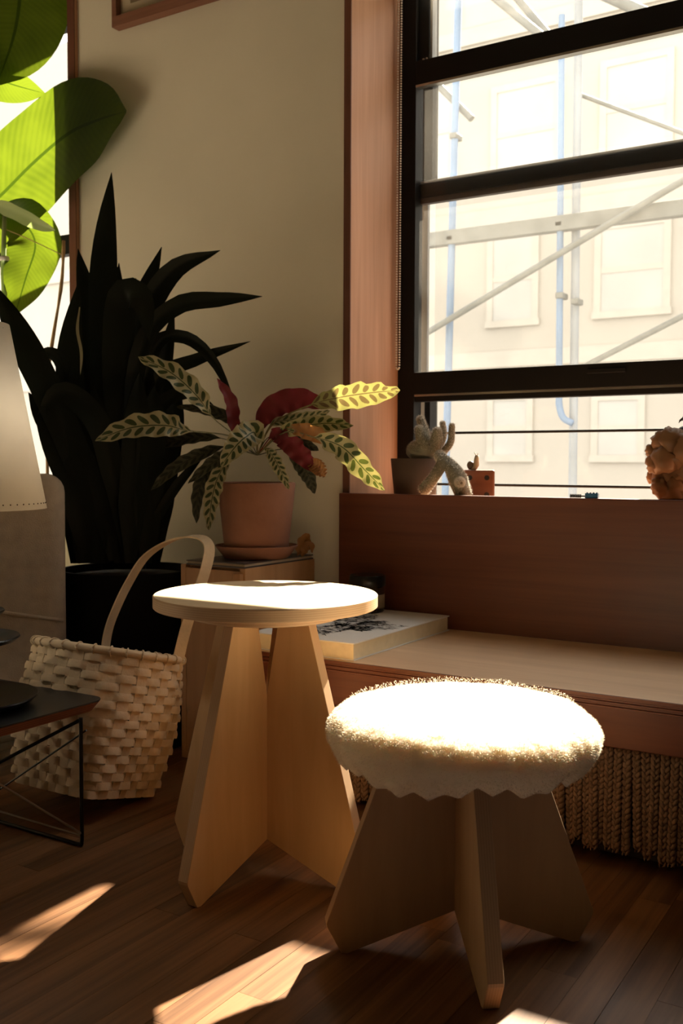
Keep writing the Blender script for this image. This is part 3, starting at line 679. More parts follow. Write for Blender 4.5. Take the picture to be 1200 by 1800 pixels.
for i, (path, wpx, mats, wav, stem, roll) in enumerate(cal):
    leaf(pot, 'leaf', path, wpx * pxm * .92, mats, wav * 1.5, .28, 'lance', roll, 40, stem, i, waves=8)

fl_ = empty('dried_leaf', (-1.625, 2.40, PZ + .009), label='curled dry brown leaf lying beside the terracotta saucer', cat='leaf')
bpy.context.view_layer.update()
leaf(fl_, 'blade', [(522, 978, D + .06), (528, 958, D + .07), (538, 945, D + .07), (546, 962, D + .06)], 20 * pxm, ['cal_dry'], .2, .3, 'lance', .3, 24, .05, 77, waves=4)
leaf(fl_, 'blade', [(530, 980, D + .05), (536, 966, D + .05), (545, 958, D + .05), (549, 972, D + .05)], 16 * pxm, ['cal_dry'], .2, .3, 'lance', -.3, 24, .05, 78, waves=4)
# ------------------------------------------------------------------ dark strap-leaved plant
dp = onZ(228, 1200, 0.0); DD = 2.92
base = at(225, 1000, DD)
dr = empty('strap_leaf_plant', (base.x, base.y, 0), label='tall dark strap-leaved plant in a black planter behind the basket', cat='plant')
MB().lathe([(0, 0), (.17, 0), (.176, .006), (.196, .50), (.196, .512), (.186, .512), (.183, .49), (0, .49)], 48).build('planter', 'darkpot', dr, smooth=True, auto=40)
MB().lathe([(0, .495), (.08, .5), (.166, .492)], 36).build('soil', 'soil', dr, smooth=True)
bpy.context.view_layer.update()
pm = DD / F_PX
dra = [
 ([(205, 985, DD), (190, 800, DD), (182, 600, DD), (183, 450, DD), (196, 303, DD)], 50, .15),
 ([(190, 985, DD + .05), (172, 760, DD + .05), (158, 560, DD + .05), (137, 437, DD + .05)], 40, .2),
 ([(215, 985, DD), (218, 750, DD), (240, 570, DD), (284, 434, DD)], 42, .2),
 ([(220, 985, DD - .05), (222, 760, DD - .06), (245, 590, DD - .08), (300, 480, DD - .1), (387, 440, DD - .1)], 40, .3),
 ([(225, 985, DD - .05), (228, 780, DD - .08), (248, 610, DD - .12), (310, 538, DD - .15), (390, 526, DD - .18), (461, 521, DD - .2)], 30, .4),
 ([(230, 985, DD - .02), (240, 800, DD - .05), (275, 670, DD - .08), (345, 632, DD - .1), (440, 600, DD - .12)], 24, .3),
 ([(230, 985, DD - .05), (238, 780, DD - .08), (270, 615, DD - .1), (320, 592, DD - .12), (372, 630, DD - .14), (416, 716, DD - .14)], 22, .5),
 ([(210, 985, DD + .02), (205, 740, DD + .02), (205, 560, DD + .02), (209, 462, DD + .02)], 30, .1),
 ([(212, 985, DD - .08), (210, 760, DD - .1), (207, 600, DD - .12), (218, 520, DD - .14), (250, 530, DD - .18), (262, 600, DD - .2)], 52, .1),
 ([(180, 985, DD - .1), (140, 820, DD - .15), (80, 680, DD - .2), (35, 590, DD - .22), (-10, 500, DD - .22)], 50, .3),
 ([(185, 985, DD - .08), (150, 800, DD - .1), (122, 650, DD - .12), (138, 495, DD - .12)], 46, .1),
 ([(185, 985, DD - .1), (140, 780, DD - .12), (112, 650, DD - .14), (88, 620, DD - .16), (58, 628, DD - .18)], 22, .3),
 ([(250, 985, DD), (268, 820, DD), (288, 650, DD), (306, 543, DD)], 28, .3),
 ([(245, 985, DD - .1), (265, 930, DD - .12), (310, 855, DD - .15), (362, 795, DD - .16)], 17, .2),
 ([(235, 985, DD - .04), (245, 800, DD - .05), (280, 715, DD - .08), (330, 690, DD - .1), (375, 712, DD - .12)], 24, .4),
 ([(225, 985, DD - .12), (200, 840, DD - .15), (170, 740, DD - .18), (110, 690, DD - .2), (66, 730, DD - .2)], 40, .3),
 ([(152, 985, DD - .14), (136, 880, DD - .16), (102, 785, DD - .17), (60, 690, DD - .18)], 50, .2),
 ([(165, 985, DD - .1), (146, 870, DD - .12), (118, 775, DD - .13), (78, 660, DD - .14)], 50, .2),
 ([(200, 985, DD - .12), (175, 880, DD - .14), (130, 790, DD - .16), (85, 740, DD - .18), (50, 690, DD - .18)], 46, .2),
]
rg = random.Random(21)
for i in range(26):
    x0 = rg.uniform(128, 275); tx = x0 + (x0 - 205) * rg.uniform(.2, .7); dd = DD + rg.uniform(-.15, .08)
    dra.append(([(x0, 990, dd), (x0 + (tx - x0) * .3, 880, dd), (x0 + (tx - x0) * .7, 760, dd), (tx, rg.uniform(590, 700), dd)], rg.uniform(36, 52), rg.uniform(0, .3)))
for i, (path, wpx, cup) in enumerate(dra):
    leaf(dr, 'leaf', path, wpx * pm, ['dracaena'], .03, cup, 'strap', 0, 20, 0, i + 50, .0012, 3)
root = dr.matrix_world.translation
for x0, d in ((195, .0), (218, -.05), (240, .03)):
    MB().tube([q - root for q in (at(x0, 1000, DD + d), at(x0, 900, DD + d), at(x0 + 3, 760, DD + d))], [.028, .026, .02], 10).build('stem', 'dracaena', dr, smooth=True)
leaf(dr, 'leaf_margin', [(140, 540, DD - .125), (136, 580, DD - .125), (143, 620, DD - .125), (141, 660, DD - .125)], 5 * pm, ['dracaena_rim'], 0, 0, 'strap', 0, 14)
leaf(dr, 'dry_tip', [(246, 528, DD - .1), (246, 510, DD - .1), (238, 488, DD - .1)], 7 * pm, ['bamboo'], 0, .3, 'strap', .4, 8)

# ------------------------------------------------------------------ banana plant by the left window
BD_ = 3.46
bb = Vector((-3.05, 2.22, 0))
ban = empty('banana_plant', bb, label='large banana plant with broad sunlit leaves before left window', cat='plant')
MB().lathe([(0, 0), (.13, 0), (.135, .005), (.165, .32), (.165, .33), (.155, .33), (.15, .30), (0, .30)], 40).build('pot', 'darkpot', ban, smooth=True, auto=40)
MB().lathe([(0, .305), (.15, .302)], 32).build('soil', 'soil', ban, smooth=True)
bpy.context.view_layer.update()
pb = BD_ / F_PX
leaf(ban, 'leaf', [onY(-130, 470, 2.36), onY(-60, 400, 2.41), onY(0, 345, 2.445), onY(60, 285, 2.46), onY(120, 235, 2.455), onY(175, 210, 2.44), onY(222, 196, 2.42)], 198 * pb, ['banana'], .012, .03, 'paddle', 0, 32, .0, 1, .001, 3, face=Vector((.10, -1, .05)))
leaf(ban, 'leaf', [(30, -220, 3.40), (38, -120, 3.45), (36, -20, 3.48), (25, 60, 3.46), (-5, 150, 3.42)], 175 * pb, ['banana'], .015, .12, 'paddle', -.15, 28, .0, 2, .001, 3)
leaf(ban, 'leaf', [(-120, 60, 3.5), (-60, 100, 3.52), (0, 140, 3.52), (80, 165, 3.5)], 80 * pb, ['banana'], .015, .12, 'paddle', .3, 24, .0, 3, .001, 3)
leaf(ban, 'leaf', [(-10, 375, 3.46), (40, 392, 3.47), (62, 430, 3.47), (45, 490, 3.46), (26, 555, 3.44)], 92 * pb, ['banana'], .05, .25, 'paddle', .1, 26, .0, 4, .001, 4)
leaf(ban, 'leaf', [(-20, 355, 3.40), (20, 368, 3.38), (60, 388, 3.36), (97, 405, 3.36)], 30 * pb, ['stalk'], .03, .3, 'paddle', .6, 18, .0, 5, .001, 3)
for i, pth in enumerate([[(-130, 470, 3.40), (-60, 620, 3.42), (-30, 800, 3.42), (0, 1100, 3.4)], [(8, 380, 3.44), (6, 470, 3.44), (9, 560, 3.44), (5, 1000, 3.42)], [(30, -220, 3.40), (-60, 0, 3.44), (-40, 500, 3.44), (0, 1050, 3.42)]]):
    p3 = [p - bb for p in spline([at(*p) for p in pth], 14)]
    MB().tube(p3, [.007 + .008 * k / 13 for k in range(14)], 10).build('stalk', 'stalk', ban, smooth=True)
p3 = [at(8, 455, 3.43) - bb]; v = p3[0]
MB().lathe([(.014, -.008), (.017, -.004), (.017, .004), (.014, .008)], 16, c=tuple(v)).build('tie', 'paper', ban, smooth=True)
stk = [at(112, 423, 3.40), at(108, 500, 3.40), at(90, 615, 3.38), at(82, 700, 3.37)]
st = MB().tube(spline([p - stk[-1] for p in stk], 12), [.0055 + .0012 * math.sin(k * 2.1) for k in range(12)], 8).build('bamboo_stake', 'bamboo', smooth=True, loc=tuple(stk[-1] - Vector((0, 0, 0))))
lo = stk[-1]; st.data.transform(Matrix.Translation((0, 0, 0)))
tag(st, 'thin bamboo stake standing by the left window frame', 'stake')
ext = MB().tube([(0, 0, 0), Vector((lo.x, lo.y, .30)) - lo], .0055, 8).build('stake_foot', 'bamboo', st, smooth=True)
sg = [at(10, 403, 3.44), at(50, 420, 3.42), at(107, 447, 3.40)]
tag(MB().tube([p - sg[0] for p in spline(sg, 8)], .0016, 6).build('string', 'bamboo', loc=tuple(sg[0])), 'thin string tying the banana stalk to the stake', 'string')

# ------------------------------------------------------------------ pale rug added under the left window to bounce sun
M['rug'] = plain('cream_wool_rug', (0.72, 0.66, 0.55), 0.95, 0.06, 20, 0.5, 90, spec=0.1)
unseen_rug = empty('rug', (-3.42, .55, 0), label='cream wool rug on the floor before the left window', cat='rug')
MB().box(-.78, .78, -1.05, 1.05, 0.0005, .012).build('pile', 'rug', unseen_rug, bevel=.004)
for sy in (-1.06, 1.06): MB().box(-.78, .78, sy - .01, sy + .01, .0005, .008).build('border', 'linen', unseen_rug)
M['rugdark'] = plain('dark_wool_rug', (0.035, 0.03, 0.03), 0.95, 0.2, 20, 0.5, 90, spec=0.1)  # dark floor cover added out of view to soak up sun bounce
rc2 = onZ(640, 1835, 0)
rug2 = empty('rug', (rc2.x, rc2.y, 0), yaw, label='dark wool rug on the floor in front of the stool', cat='rug')
MB().box(-1.3, 1.3, -2.0, 0, 0.0005, .010).build('pile', 'rugdark', rug2, bevel=.004)
for sy in (-2.01, .01): MB().box(-1.3, 1.3, sy - .01, sy + .01, .0005, .008).build('border', 'rugdark', rug2)
# ------------------------------------------------------------------ picture on the wall
pf = empty('picture_frame', (-2.43, YW, 2.262), label='brown framed picture hanging high on the white wall', cat='picture')
fw, fh, ft, fd = .70, .46, .034, .034
MB().box(0, fw, -fd, 0, 0, ft).build('bottom_rail', 'frame', pf, bevel=.001); MB().box(0, fw, -fd, 0, fh - ft, fh).build('top_rail', 'frame', pf, bevel=.001)
MB().box(0, ft * .6, -fd, 0, ft, fh - ft).build('side_rail', 'frame', pf, bevel=.001); MB().box(fw - ft * .6, fw, -fd, 0, ft, fh - ft).build('side_rail', 'frame', pf, bevel=.001)
MB().box(ft * .6, fw - ft * .6, -.012, -.008, ft, fh - ft).build('mount', 'mat', pf); MB().box(.065, fw - .065, -.0135, -.012, .072, fh - .072).build('print', 'print', pf)

# ------------------------------------------------------------------ basket
RCEN = at(193, 1141, 2.44); rv = (RCEN - EYE).normalized()
AX = (RT * .172 + UP * .985); AX = (AX - rv * AX.dot(rv)).normalized()
BH = .335; BOT = RCEN - AX * BH
ex = (RT - AX * RT.dot(AX)).normalized(); ey = AX.cross(ex)
ROTB = math.radians(-29)
bx_ = ex * math.cos(ROTB) + ey * math.sin(ROTB); by_ = AX.cross(bx_)
bas = empty('basket', (0, 0, 0), label='pale woven splint basket with tall bent handle on the floor', cat='basket')
bas.matrix_world = Matrix(((bx_.x, by_.x, AX.x, BOT.x), (bx_.y, by_.y, AX.y, BOT.y), (bx_.z, by_.z, AX.z, BOT.z), (0, 0, 0, 1)))
def bsec(a, h):
    t = h / BH; e = 2 / (7.0 * (1 - t) ** 1.5 + 2.1); s = .146 + .027 * min(1, t * 1.02) + .010 * math.sin(PI * t)
    cx, sx_ = math.cos(a), math.sin(a)
    n = 1 / e * 2; n = 2 / e
    k = (abs(cx) ** n + abs(sx_) ** n) ** (-1 / n)
    sq = .86 + .14 * t
    return Vector((cx * k * s * sq, sx_ * k * s * sq, 0))
NST = 28; ROWS = 16; rh = (BH - .012) / ROWS
for r in range(ROWS):
    b = MB(); seg = NST * 8; vs = []
    for k in range(seg):
        a = 2 * PI * k / seg; zc = (r + .5) * rh; p = bsec(a, zc); nrm = Vector((p.x, p.y, 0)).normalized()
        wv = math.sin(a * NST / 2 + r * PI); wv = math.copysign(abs(wv) ** .5, wv) * .0040 + .0005
        for dz, off in ((-.43, wv + .0010), (.05, wv + .0016), (.43, wv - .0012), (.43, wv - .0034), (-.43, wv - .0014)):
            q = p + nrm * off; vs.append((q.x, q.y, zc + dz * rh))
    fs = []
    for k in range(seg):
        k2 = (k + 1) % seg
        for j in range(5): fs.append((k * 5 + j, k2 * 5 + j, k2 * 5 + (j + 1) % 5, k * 5 + (j + 1) % 5))
    b.add(vs, fs).build('weaver', 'splint', bas, smooth=True, auto=45)
for k in range(NST):
    a = 2 * PI * (k + .5) / NST; b = MB(); vs = []
    da = .36 * 2 * PI / NST
    for i in range(ROWS * 2 + 1):
        h = i / (ROWS * 2) * (BH - .006); wv = 0
        rr_ = (i / 2) - .5
        s_ = math.sin(a * NST / 2 + math.floor(max(0, min(ROWS - 1, h / rh))) * PI) * .0012
        for aa, off in ((a - da, -.0012), (a + da, -.0012), (a + da, .0004), (a - da, .0004)):
            p = bsec(aa, h); nrm = Vector((p.x, p.y, 0)).normalized(); q = p + nrm * (off - s_ * 0); vs.append((q.x, q.y, h))
    n = ROWS * 2 + 1
    fs = [(i * 4 + j, i * 4 + (j + 1) % 4, (i + 1) * 4 + (j + 1) % 4, (i + 1) * 4 + j) for i in range(n - 1) for j in range(4)]
    b.add(vs, fs).build('stake', 'splint', bas, smooth=True, auto=45)
b = MB(); vs = [tuple(bsec(2 * PI * k / 80, 0)) for k in range(80)]; vs = [(x, y, .004) for x, y, z in vs]; b.add(vs, [tuple(range(80))]); b.build('base', 'splint', bas)
rimp = [bsec(2 * PI * k / 96, BH) + Vector((0, 0, BH - .004)) for k in range(97)]
MB().tube(rimp, .0098, 10, False).build('rim', 'splint', bas, smooth=True)
b = MB()
for k in range(30):
    a = 2 * PI * k / 30; p = bsec(a, BH) + Vector((0, 0, BH - .004)); rad = Vector((p.x, p.y, 0)).normalized(); tg = Vector((-rad.y, rad.x, 0))
    ring = [p + (rad * math.cos(t) + Vector((0, 0, 1)) * math.sin(t)) * .0112 + tg * .006 * math.sin(t * .5) for t in [2 * PI * i / 14 for i in range(15)]]
    MB().tube(ring, .0021, 5).build('lashing', 'splint', bas, smooth=True)
inv = bas.matrix_world.inverted()
hp = [(182, 1165, 2.58), (190, 1110, 2.58), (205, 1068, 2.58), (226, 1025, 2.58), (255, 980, 2.57), (295, 953, 2.56), (332, 943, 2.54), (358, 947, 2.52), (368, 966, 2.50), (360, 1005, 2.47), (343, 1055, 2.45), (325, 1110, 2.43), (306, 1190, 2.41)]
hp3 = [inv @ q for q in spline([at(*p) for p in hp], 60)]
nv = inv.to_3x3() @ (RT * .75 + FW * .66); vs = []
for i, p in enumerate(hp3):
    t = (hp3[min(i + 1, 59)] - hp3[max(i - 1, 0)]).normalized(); u_ = i / 59
    wd = (inv.to_3x3() @ (RT * (.55 + .35 * u_) + FW * (.85 - .5 * u_) + UP * .12)); wd = (wd - t * wd.dot(t)).normalized(); nn = t.cross(wd)
    for sx_, sy_ in ((-1, -1), (1, -1), (1, 1), (-1, 1)): vs.append(p + wd * sx_ * .0135 + nn * sy_ * .0022)
fs = [(i * 4 + j, i * 4 + (j + 1) % 4, (i + 1) * 4 + (j + 1) % 4, (i + 1) * 4 + j) for i in range(59) for j in range(4)] + [(3, 2, 1, 0), (236, 237, 238, 239)]
MB().add(vs, fs).build('handle', 'splint', bas, smooth=True, auto=50)

# ------------------------------------------------------------------ low wire-base table with lamp
WX, WY, WZ = -1.580, 1.575, .303
wt = empty('wire_base_table', (WX, WY, 0), label='low black topped table with plywood edge and crossed wire base', cat='table')
tx, ty, rc_ = .42, .48, .035
poly = []
for cx, cy, a0 in ((-rc_, -rc_, 0), (-tx + rc_, -rc_, 90), (-tx + rc_, -ty + rc_, 180), (-rc_, -ty + rc_, 270)):
    for k in range(7): a = math.radians(a0 + k * 15); poly.append((cx + rc_ * math.cos(a), cy + rc_ * math.sin(a)))
M['ltr_edge'] = ply_edge('low_table_ply_edge', 2, .005, (0.20, 0.075, 0.04), (0.30, 0.12, 0.065))
M['ltr_top'] = plain('black_laminate', (0.010, 0.010, 0.011), 0.35, 0.15)
b = MB(); inset = [(x * .94 - tx * .03, y * .94 - ty * .03) for x, y in poly]; n = len(poly)
v = [(x, y, WZ) for x, y in poly] + [(x, y, WZ - .003) for x, y in poly] + [(x, y, WZ - .024) for x, y in inset]
b.add(v, [tuple(range(n))], 0); b.add(v, [(i, (i + 1) % n, n + (i + 1) % n, n + i) for i in range(n)], 0)
b.add(v, [(n + i, n + (i + 1) % n, 2 * n + (i + 1) % n, 2 * n + i) for i in range(n)], 1); b.add(v, [tuple(range(3 * n - 1, 2 * n - 1, -1))], 1)
b.build('table_top', ['ltr_top', 'ltr_edge'], wt, merge=True, bevel=.0006)
fr, fl, fyb, fyn = .01, -.33, -.088, -.40
def rod(name, pts, r, mat): return MB().tube(pts, r, 10).build(name, mat, wt, smooth=True, auto=50)
for fy in (fyb, fyn):
    rod('wire_frame', spline([(fr, fy, WZ - .024), (fr, fy, .08), (fr, fy, .012), (fr - .01, fy, .004), (fr - .06, fy, .004), (fl + .06, fy, .004), (fl + .01, fy, .004), (fl, fy, .012), (fl, fy, .08), (fl, fy, WZ - .024)], 60), .0042, 'blackmetal')
rod('cross_rod', [(fr, fyn, WZ - .03), (fr, fyb, .028)], .0024, 'chrome'); rod('cross_rod', [(fl, fyb, .028), (fr + .012, fyb + .004, WZ - .05)], .0022, 'blackmetal')
rod('cross_rod', [(fr, fyb, WZ - .028), (fl + .04, fyn + .2, .10)], .004, 'blackmetal'); rod('cross_rod', [(fr, fyb, .024), (fl + .02, fyb - .04, .05)], .0022, 'chrome')
rod('cross_rod', [(fl, fyn, WZ - .03), (fl, fyb, .028)], .0024, 'chrome')

LD = 2.10; la = at(-62, 1000, LD)
lamp = empty('table_lamp', (la.x, la.y, WZ), label='table lamp with stitched cream shade and tiered black base', cat='lamp')
def zat(py): return CAM_H - (py - 809) / F_PX * LD - WZ
lp = LD / F_PX
zt, zb_ = zat(568), zat(890)
n = 72; b = MB(); r1, r2 = 80 * lp, 140 * lp
b.lathe([(r2, zb_), (r1 + (r2 - r1) * .5, (zt + zb_) / 2), (r1, zt)], n); 
sh = b.build('shade', 'shade', lamp, smooth=True)
so = sh.modifiers.new('solidify', 'SOLIDIFY'); so.thickness = .0008
b = MB()
for k in range(64):
    a = 2 * PI * k / 64; 
    for zz, rr_ in ((zb_ + .012, r2 - (r2 - r1) * .012 / (zt - zb_)),):
        b.sphere((rr_ * math.cos(a), rr_ * math.sin(a), zz), .0016, 6, 4)
for k in range(20):
    a = 2 * PI * k / 20; b.sphere(((r1 + .001) * math.cos(a), (r1 + .001) * math.sin(a), zt - .012), .0016, 6, 4)
b.build('stitching', 'stitch', lamp, smooth=True)['kind'] = 'stuff'
MB().tube([(0, 0, .02), (0, 0, zb_ + .1)], .008, 12).build('stem', 'blackmetal', lamp, smooth=True, auto=50)
shade_fill = bpy.data.lights.new('bulb', 'POINT'); shade_fill.energy = 1.35; shade_fill.color = (1, .95, .86); shade_fill.shadow_soft_size = .03  # weak point light added so the lamp shade reads bright
bo = bpy.data.objects.new('bulb', shade_fill); COL.objects.link(bo); bo.parent = lamp; bo.location = (0, 0, (zt + zb_) / 2)
def disc(py, rpx, h): 
    z0 = zat(py); R = rpx * lp; MB().lathe([(0, z0 - h), (R * .55, z0 - h), (R * .9, z0 - h * .45), (R, z0), (R * .985, z0 + .003), (R * .8, z0 - .004), (0, z0 - .004)], 56).build('base_tier', 'blackmetal', lamp, smooth=True, auto=50)
zbase = 0.0; R = 122 * lp
MB().lathe([(0, 0), (R * .62, 0), (R * .92, .010), (R, .020), (R * .99, .023), (R * .85, .018), (0, .018)], 56).build('base_tier', 'blackmetal', lamp, smooth=True, auto=50)
disc(1118, 92, .02); disc(1072, 66, .016)

# ------------------------------------------------------------------ armchair behind the table
cr = at(116, 1000, 2.68)
ch = empty('armchair', (cr.x, cr.y, 0), math.radians(49), label='beige linen upholstered armchair behind the lamp', cat='armchair')
def cushion(name, x0, x1, y0, y1, z0, z1, r, parent):
    b = MB().box(x0, x1, y0, y1, z0, z1); o = b.build(name, 'linen', parent, smooth=False)
    bv = o.modifiers.new('bevel', 'BEVEL'); bv.width = r; bv.segments = 5; o.data.polygons.foreach_set('use_smooth', [True] * len(o.data.polygons)); return o
cushion('backrest', -.64, 0, 0, .15, .17, .79, .05, ch)
cushion('seat_base', -.64, 0, .15, .58, .17, .36, .03, ch)
cushion('seat_cushion', -.55, -.09, .15, .57, .36, .47, .04, ch)
cushion('armrest', -.09, 0, .15, .57, .36, .58, .035, ch); cushion('armrest', -.64, -.55, .15, .57, .36, .58, .035, ch)
MB().tube([(-.635, -.001, .54), (-.4, -.003, .48), (-.17, -.003, .425), (-.008, .002, .395)], .005, 8).build('piping', 'linen', ch, smooth=True)
for lx, ly in ((-.05, .06), (-.58, .06), (-.05, .53), (-.58, .53)):
    MB().tube([(lx, ly, .175), (lx, ly, 0)], [.024, .014], 12).build('leg', 'redwood', ch, smooth=True, auto=50)

# ------------------------------------------------------------------ things on the window sill
def fuzzy(root, name, pts, rs, hairs, seed):
    b = MB(); sp_ = spline(pts, 14); n = len(sp_)
    rr_ = [rs[0] + (rs[-1] - rs[0]) * i / (n - 1) if len(rs) == 2 else np.interp(i / (n - 1), np.linspace(0, 1, len(rs)), rs) for i in range(n)]
    tip = (sp_[-1] - sp_[-2]).normalized()
    pp_ = list(sp_); r2_ = list(rr_)
    for k in range(1, 5): a = k / 4 * PI / 2; pp_.append(sp_[-1] + tip * rr_[-1] * math.sin(a)); r2_.append(max(.0006, rr_[-1] * math.cos(a)))
    o = b.tube(pp_, [float(x) for x in r2_], 14).build(name, 'cactus', root, smooth=True)
    rg = random.Random(seed); V_, F_ = [], []
    for i in range(hairs):
        k = rg.randrange(0, len(pp_) - 1); t = (pp_[k + 1] - pp_[k]).normalized()
        x = t.cross(Vector((rg.gauss(0, 1), rg.gauss(0, 1), rg.gauss(0, 1)))).normalized(); p = pp_[k].lerp(pp_[k + 1], rg.random()) + x * r2_[k]
        d = (x + t * .4 + Vector((rg.gauss(0, .35), rg.gauss(0, .35), rg.gauss(0, .35)))).normalized(); L = rg.uniform(.003, .007); s_ = d.cross(t).normalized() * .0006
        q = len(V_); V_ += [p - s_, p + s_, p + d * L]; F_.append((q, q + 1, q + 2))
    h = MB().add(V_, F_).build('spines', 'fuzz', o); h['kind'] = 'stuff'
    return o
CY = 2.60; cpz = onY(728, 869, CY); cw = .066
cc = onY(729, 880, CY)
cac = empty('potted_cactus', (cc.x, CY, ZS), label='fuzzy finger cactus in a dark brown clay pot on the sill', cat='cactus')
zrim = onY(728, 806, CY).z - ZS
MB().lathe([(0, 0), (.058, 0), (.060, .003), (.072, zrim - .002), (.071, zrim), (.066, zrim), (.063, zrim - .012), (0, zrim - .014)], 44).build('pot', 'brownpot', cac, smooth=True, auto=40)
def cp(px, py, dy=0): v = onY(px, py, CY + dy); return Vector((v.x - cc.x, dy, v.z - ZS))
b = MB().sphere(cp(742, 792), .046, 22, 14, sc=(1.05, .9, .72), disp=.1); o = b.build('body', 'cactus', cac, smooth=True)
V_, F_ = [], []; rg = random.Random(9); cb = cp(742, 792)
for i in range(1500):
    d = Vector((rg.gauss(0, 1), rg.gauss(0, 1), abs(rg.gauss(0, 1)))).normalized(); p = cb + Vector((d.x * .048, d.y * .042, d.z * .033)); s_ = d.cross(Vector((0, 0, 1))).normalized() * .0005
    e_ = (d + Vector((rg.gauss(0, .3), rg.gauss(0, .3), rg.gauss(0, .3)))).normalized(); q = len(V_); V_ += [p - s_, p + s_, p + e_ * rg.uniform(.003, .006)]; F_.append((q, q + 1, q + 2))
h = MB().add(V_, F_).build('spines', 'fuzz', o); h['kind'] = 'stuff'
for i, (pts, rs) in enumerate([
    ([cp(752, 795, .02), cp(746, 765, .025), cp(739, 738, .03)], [.018, .017, .011]),
    ([cp(748, 795, -.01), cp(743, 775, -.015), cp(737, 756, -.02)], [.022, .020, .013]),
    ([cp(763, 795, -.01), cp(766, 775, -.015), cp(768, 760, -.02)], [.018, .018, .013]),
    ([cp(770, 790, .015), cp(779, 768, .02), cp(778, 746, .025)], [.010, .010, .008]),
    ([cp(774, 800, 0), cp(791, 778, 0), cp(794, 750, 0)], [.010, .0105, .009]),
    ([cp(772, 800, -.045), cp(778, 812, -.08), cp(763, 838, -.09), cp(747, 858, -.09)], [.016, .017, .015, .017]),
    ([cp(782, 808, -.04), cp(795, 825, -.075), cp(804, 842, -.09), cp(814, 868, -.09)], [.014, .022, .027, .024]),
    ([cp(806, 846, -.10), cp(809, 848, -.115)], [.014, .011])]):
    fuzzy(cac, 'finger', pts, rs, 1500, i)
die_s = .082; dv = onY(840, 870, 2.63)
die = empty('wooden_die', (dv.x, 2.63, ZS), math.radians(24), label='reddish wooden die block with black dots on the sill', cat='die')
dz = onY(840, 826, 2.59).z - ZS; die_s = dz
MB().box(-die_s / 2, die_s / 2, -die_s / 2, die_s / 2, 0, die_s).build('block', 'redwood', die, bevel=.005)
for i, k in ((-1, -1), (1, -1), (-1, 1), (1, 1)):
    o = MB().lathe([(0, 0), (.0072, 0), (.0072, .0012), (0, .0012)], 16).build('dot', 'dot', die); o.rotation_euler = (PI / 2, 0, 0); o.location = (i * die_s * .26, -die_s / 2 + .0004, die_s / 2 + k * die_s * .26)
sv = onY(829, 825, 2.60)
sn = empty('snail_figurine', (sv.x, 2.61, ZS + die_s), label='tiny snail figurine on top of the wooden die', cat='figurine')
MB().sphere((-.008, 0, .013), .0125, 14, 10, sc=(.9, .8, 1)).build('shell', 'snailshell', sn, smooth=True)
MB().tube([(-.014, 0, .003), (.004, 0, .004), (.009, 0, .014), (.010, 0, .034), (.011, 0, .042)], [.003, .0075, .0085, .0065, .0045], 12).build('body', 'snail', sn, smooth=True)
MB().tube([(.008, 0, .040), (.003, 0, .050)], .0011, 6).build('antenna', 'snail', sn, smooth=True); MB().tube([(.012, 0, .040), (.014, 0, .047)], .0011, 6).build('antenna', 'snail', sn, smooth=True)
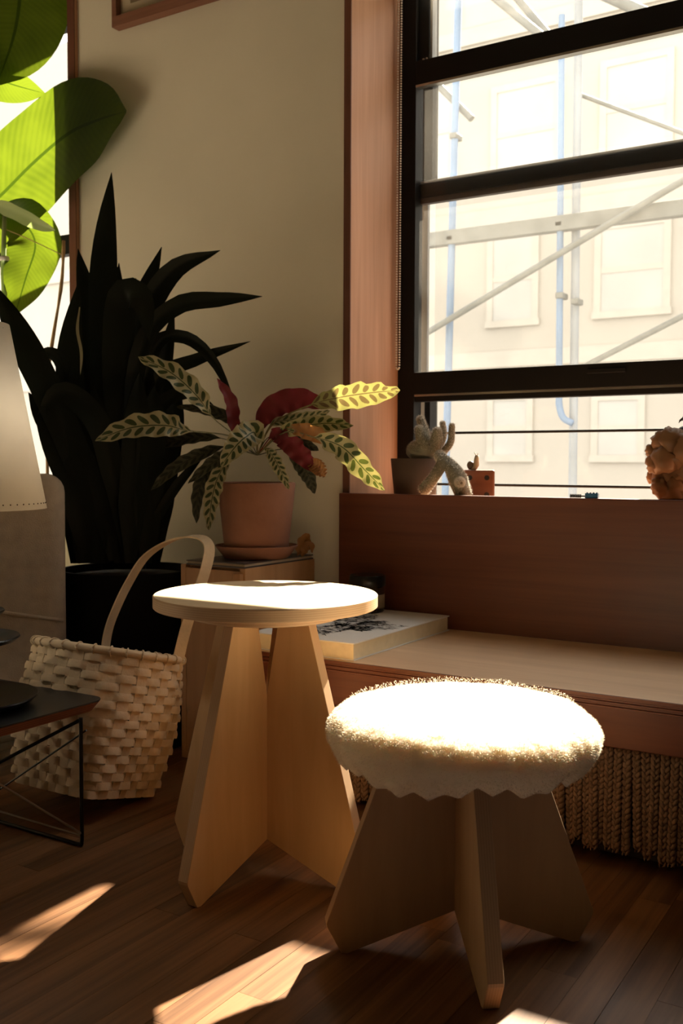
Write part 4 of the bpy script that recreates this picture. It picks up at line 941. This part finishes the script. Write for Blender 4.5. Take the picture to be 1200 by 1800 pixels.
# bits on the back board
lv = onY(1040, 872, YB + .017)
lg = empty('toy_brick', (lv.x, YB + .017, BD), .1, label='small blue plastic toy brick lying on the back board', cat='toy')
MB().box(-.016, .016, -.008, .008, 0, .0125).build('block', 'legoblue', lg, bevel=.0006)
for i in range(4): MB().lathe([(0, .0125), (.0024, .0125), (.0024, .0145), (0, .0145)], 12).build('stud', 'legoblue', lg, loc=(-.012 + i * .008, 0, 0))
lv = onY(1015, 872, YB + .017)
ck = empty('toy_coil', (lv.x, YB + .017, BD), .1, label='small black ribbed toy piece beside the blue brick', cat='toy')
b = MB()
for i in range(7): b.lathe([(0, -.0012), (.0048, -.0012), (.0048, .0012), (0, .0012)], 12, c=(0, 0, i * .0042))
o = b.build('ribs', 'dot', ck); o.rotation_euler = (0, PI / 2, 0); o.location = (-.018, 0, .005)
o = MB().tube([(-.018, 0, .005), (.020, 0, .005)], .0022, 8).build('shaft', 'dot', ck)
# mineral cluster
gv = onY(1185, 872, 2.58)
ge = empty('mineral_cluster', (gv.x, 2.58, ZS), label='knobbly brown translucent mineral cluster at right end of sill', cat='mineral')
rg = random.Random(4)
MB().box(-.035, .075, -.03, .03, 0, .022).build('stand', 'dot', ge, bevel=.006)
def gp(px, py, dy=0): v = onY(px, py, 2.58 + dy); return (v.x - gv.x, dy, v.z - ZS)
lumps = [(1160, 775, 15), (1180, 775, 20), (1148, 795, 12), (1150, 815, 15), (1168, 808, 22), (1190, 800, 24), (1148, 838, 12), (1165, 840, 20), (1186, 838, 24), (1162, 858, 16), (1185, 862, 22), (1142, 790, 8), (1155, 850, 10), (1175, 765, 12), (1205, 790, 26), (1210, 830, 28), (1225, 810, 26), (1172, 825, 14), (1200, 862, 20), (1155, 825, 9)]
for i, (px, py, r_) in enumerate(lumps):
    p = gp(px, py, rg.uniform(-.03, .02)); MB().sphere(p, r_ * 2.62 / F_PX * 1.02, 16, 12, disp=.35, seed=i + 1, sc=(1, 1, 1.05)).build('nodule', 'geode', ge, smooth=True)
bv = onY(1203, 760, 2.60)
tb = empty('toy_bird', (bv.x, 2.60, onY(1203, 774, 2.60).z), label='small black and orange toy bird perched on the mineral', cat='toy')
MB().sphere((0.004, 0, .018), .017, 14, 10, sc=(1.2, .9, .9)).build('body', 'orange', tb, smooth=True)
MB().sphere((.002, 0, .024), .017, 14, 10, sc=(1.15, 1, .75)).build('wings', 'dot', tb, smooth=True)
MB().sphere((.004, 0, .055), .011, 12, 8).build('head', 'dot', tb, smooth=True); MB().tube([(.006, 0, .03), (.004, 0, .05)], [.009, .007], 10).build('neck', 'dot', tb, smooth=True)
MB().tube([(-.004, 0, .055), (-.012, 0, .050), (-.015, 0, .044)], [.004, .0025, .0006], 8).build('beak', 'dot', tb, smooth=True)
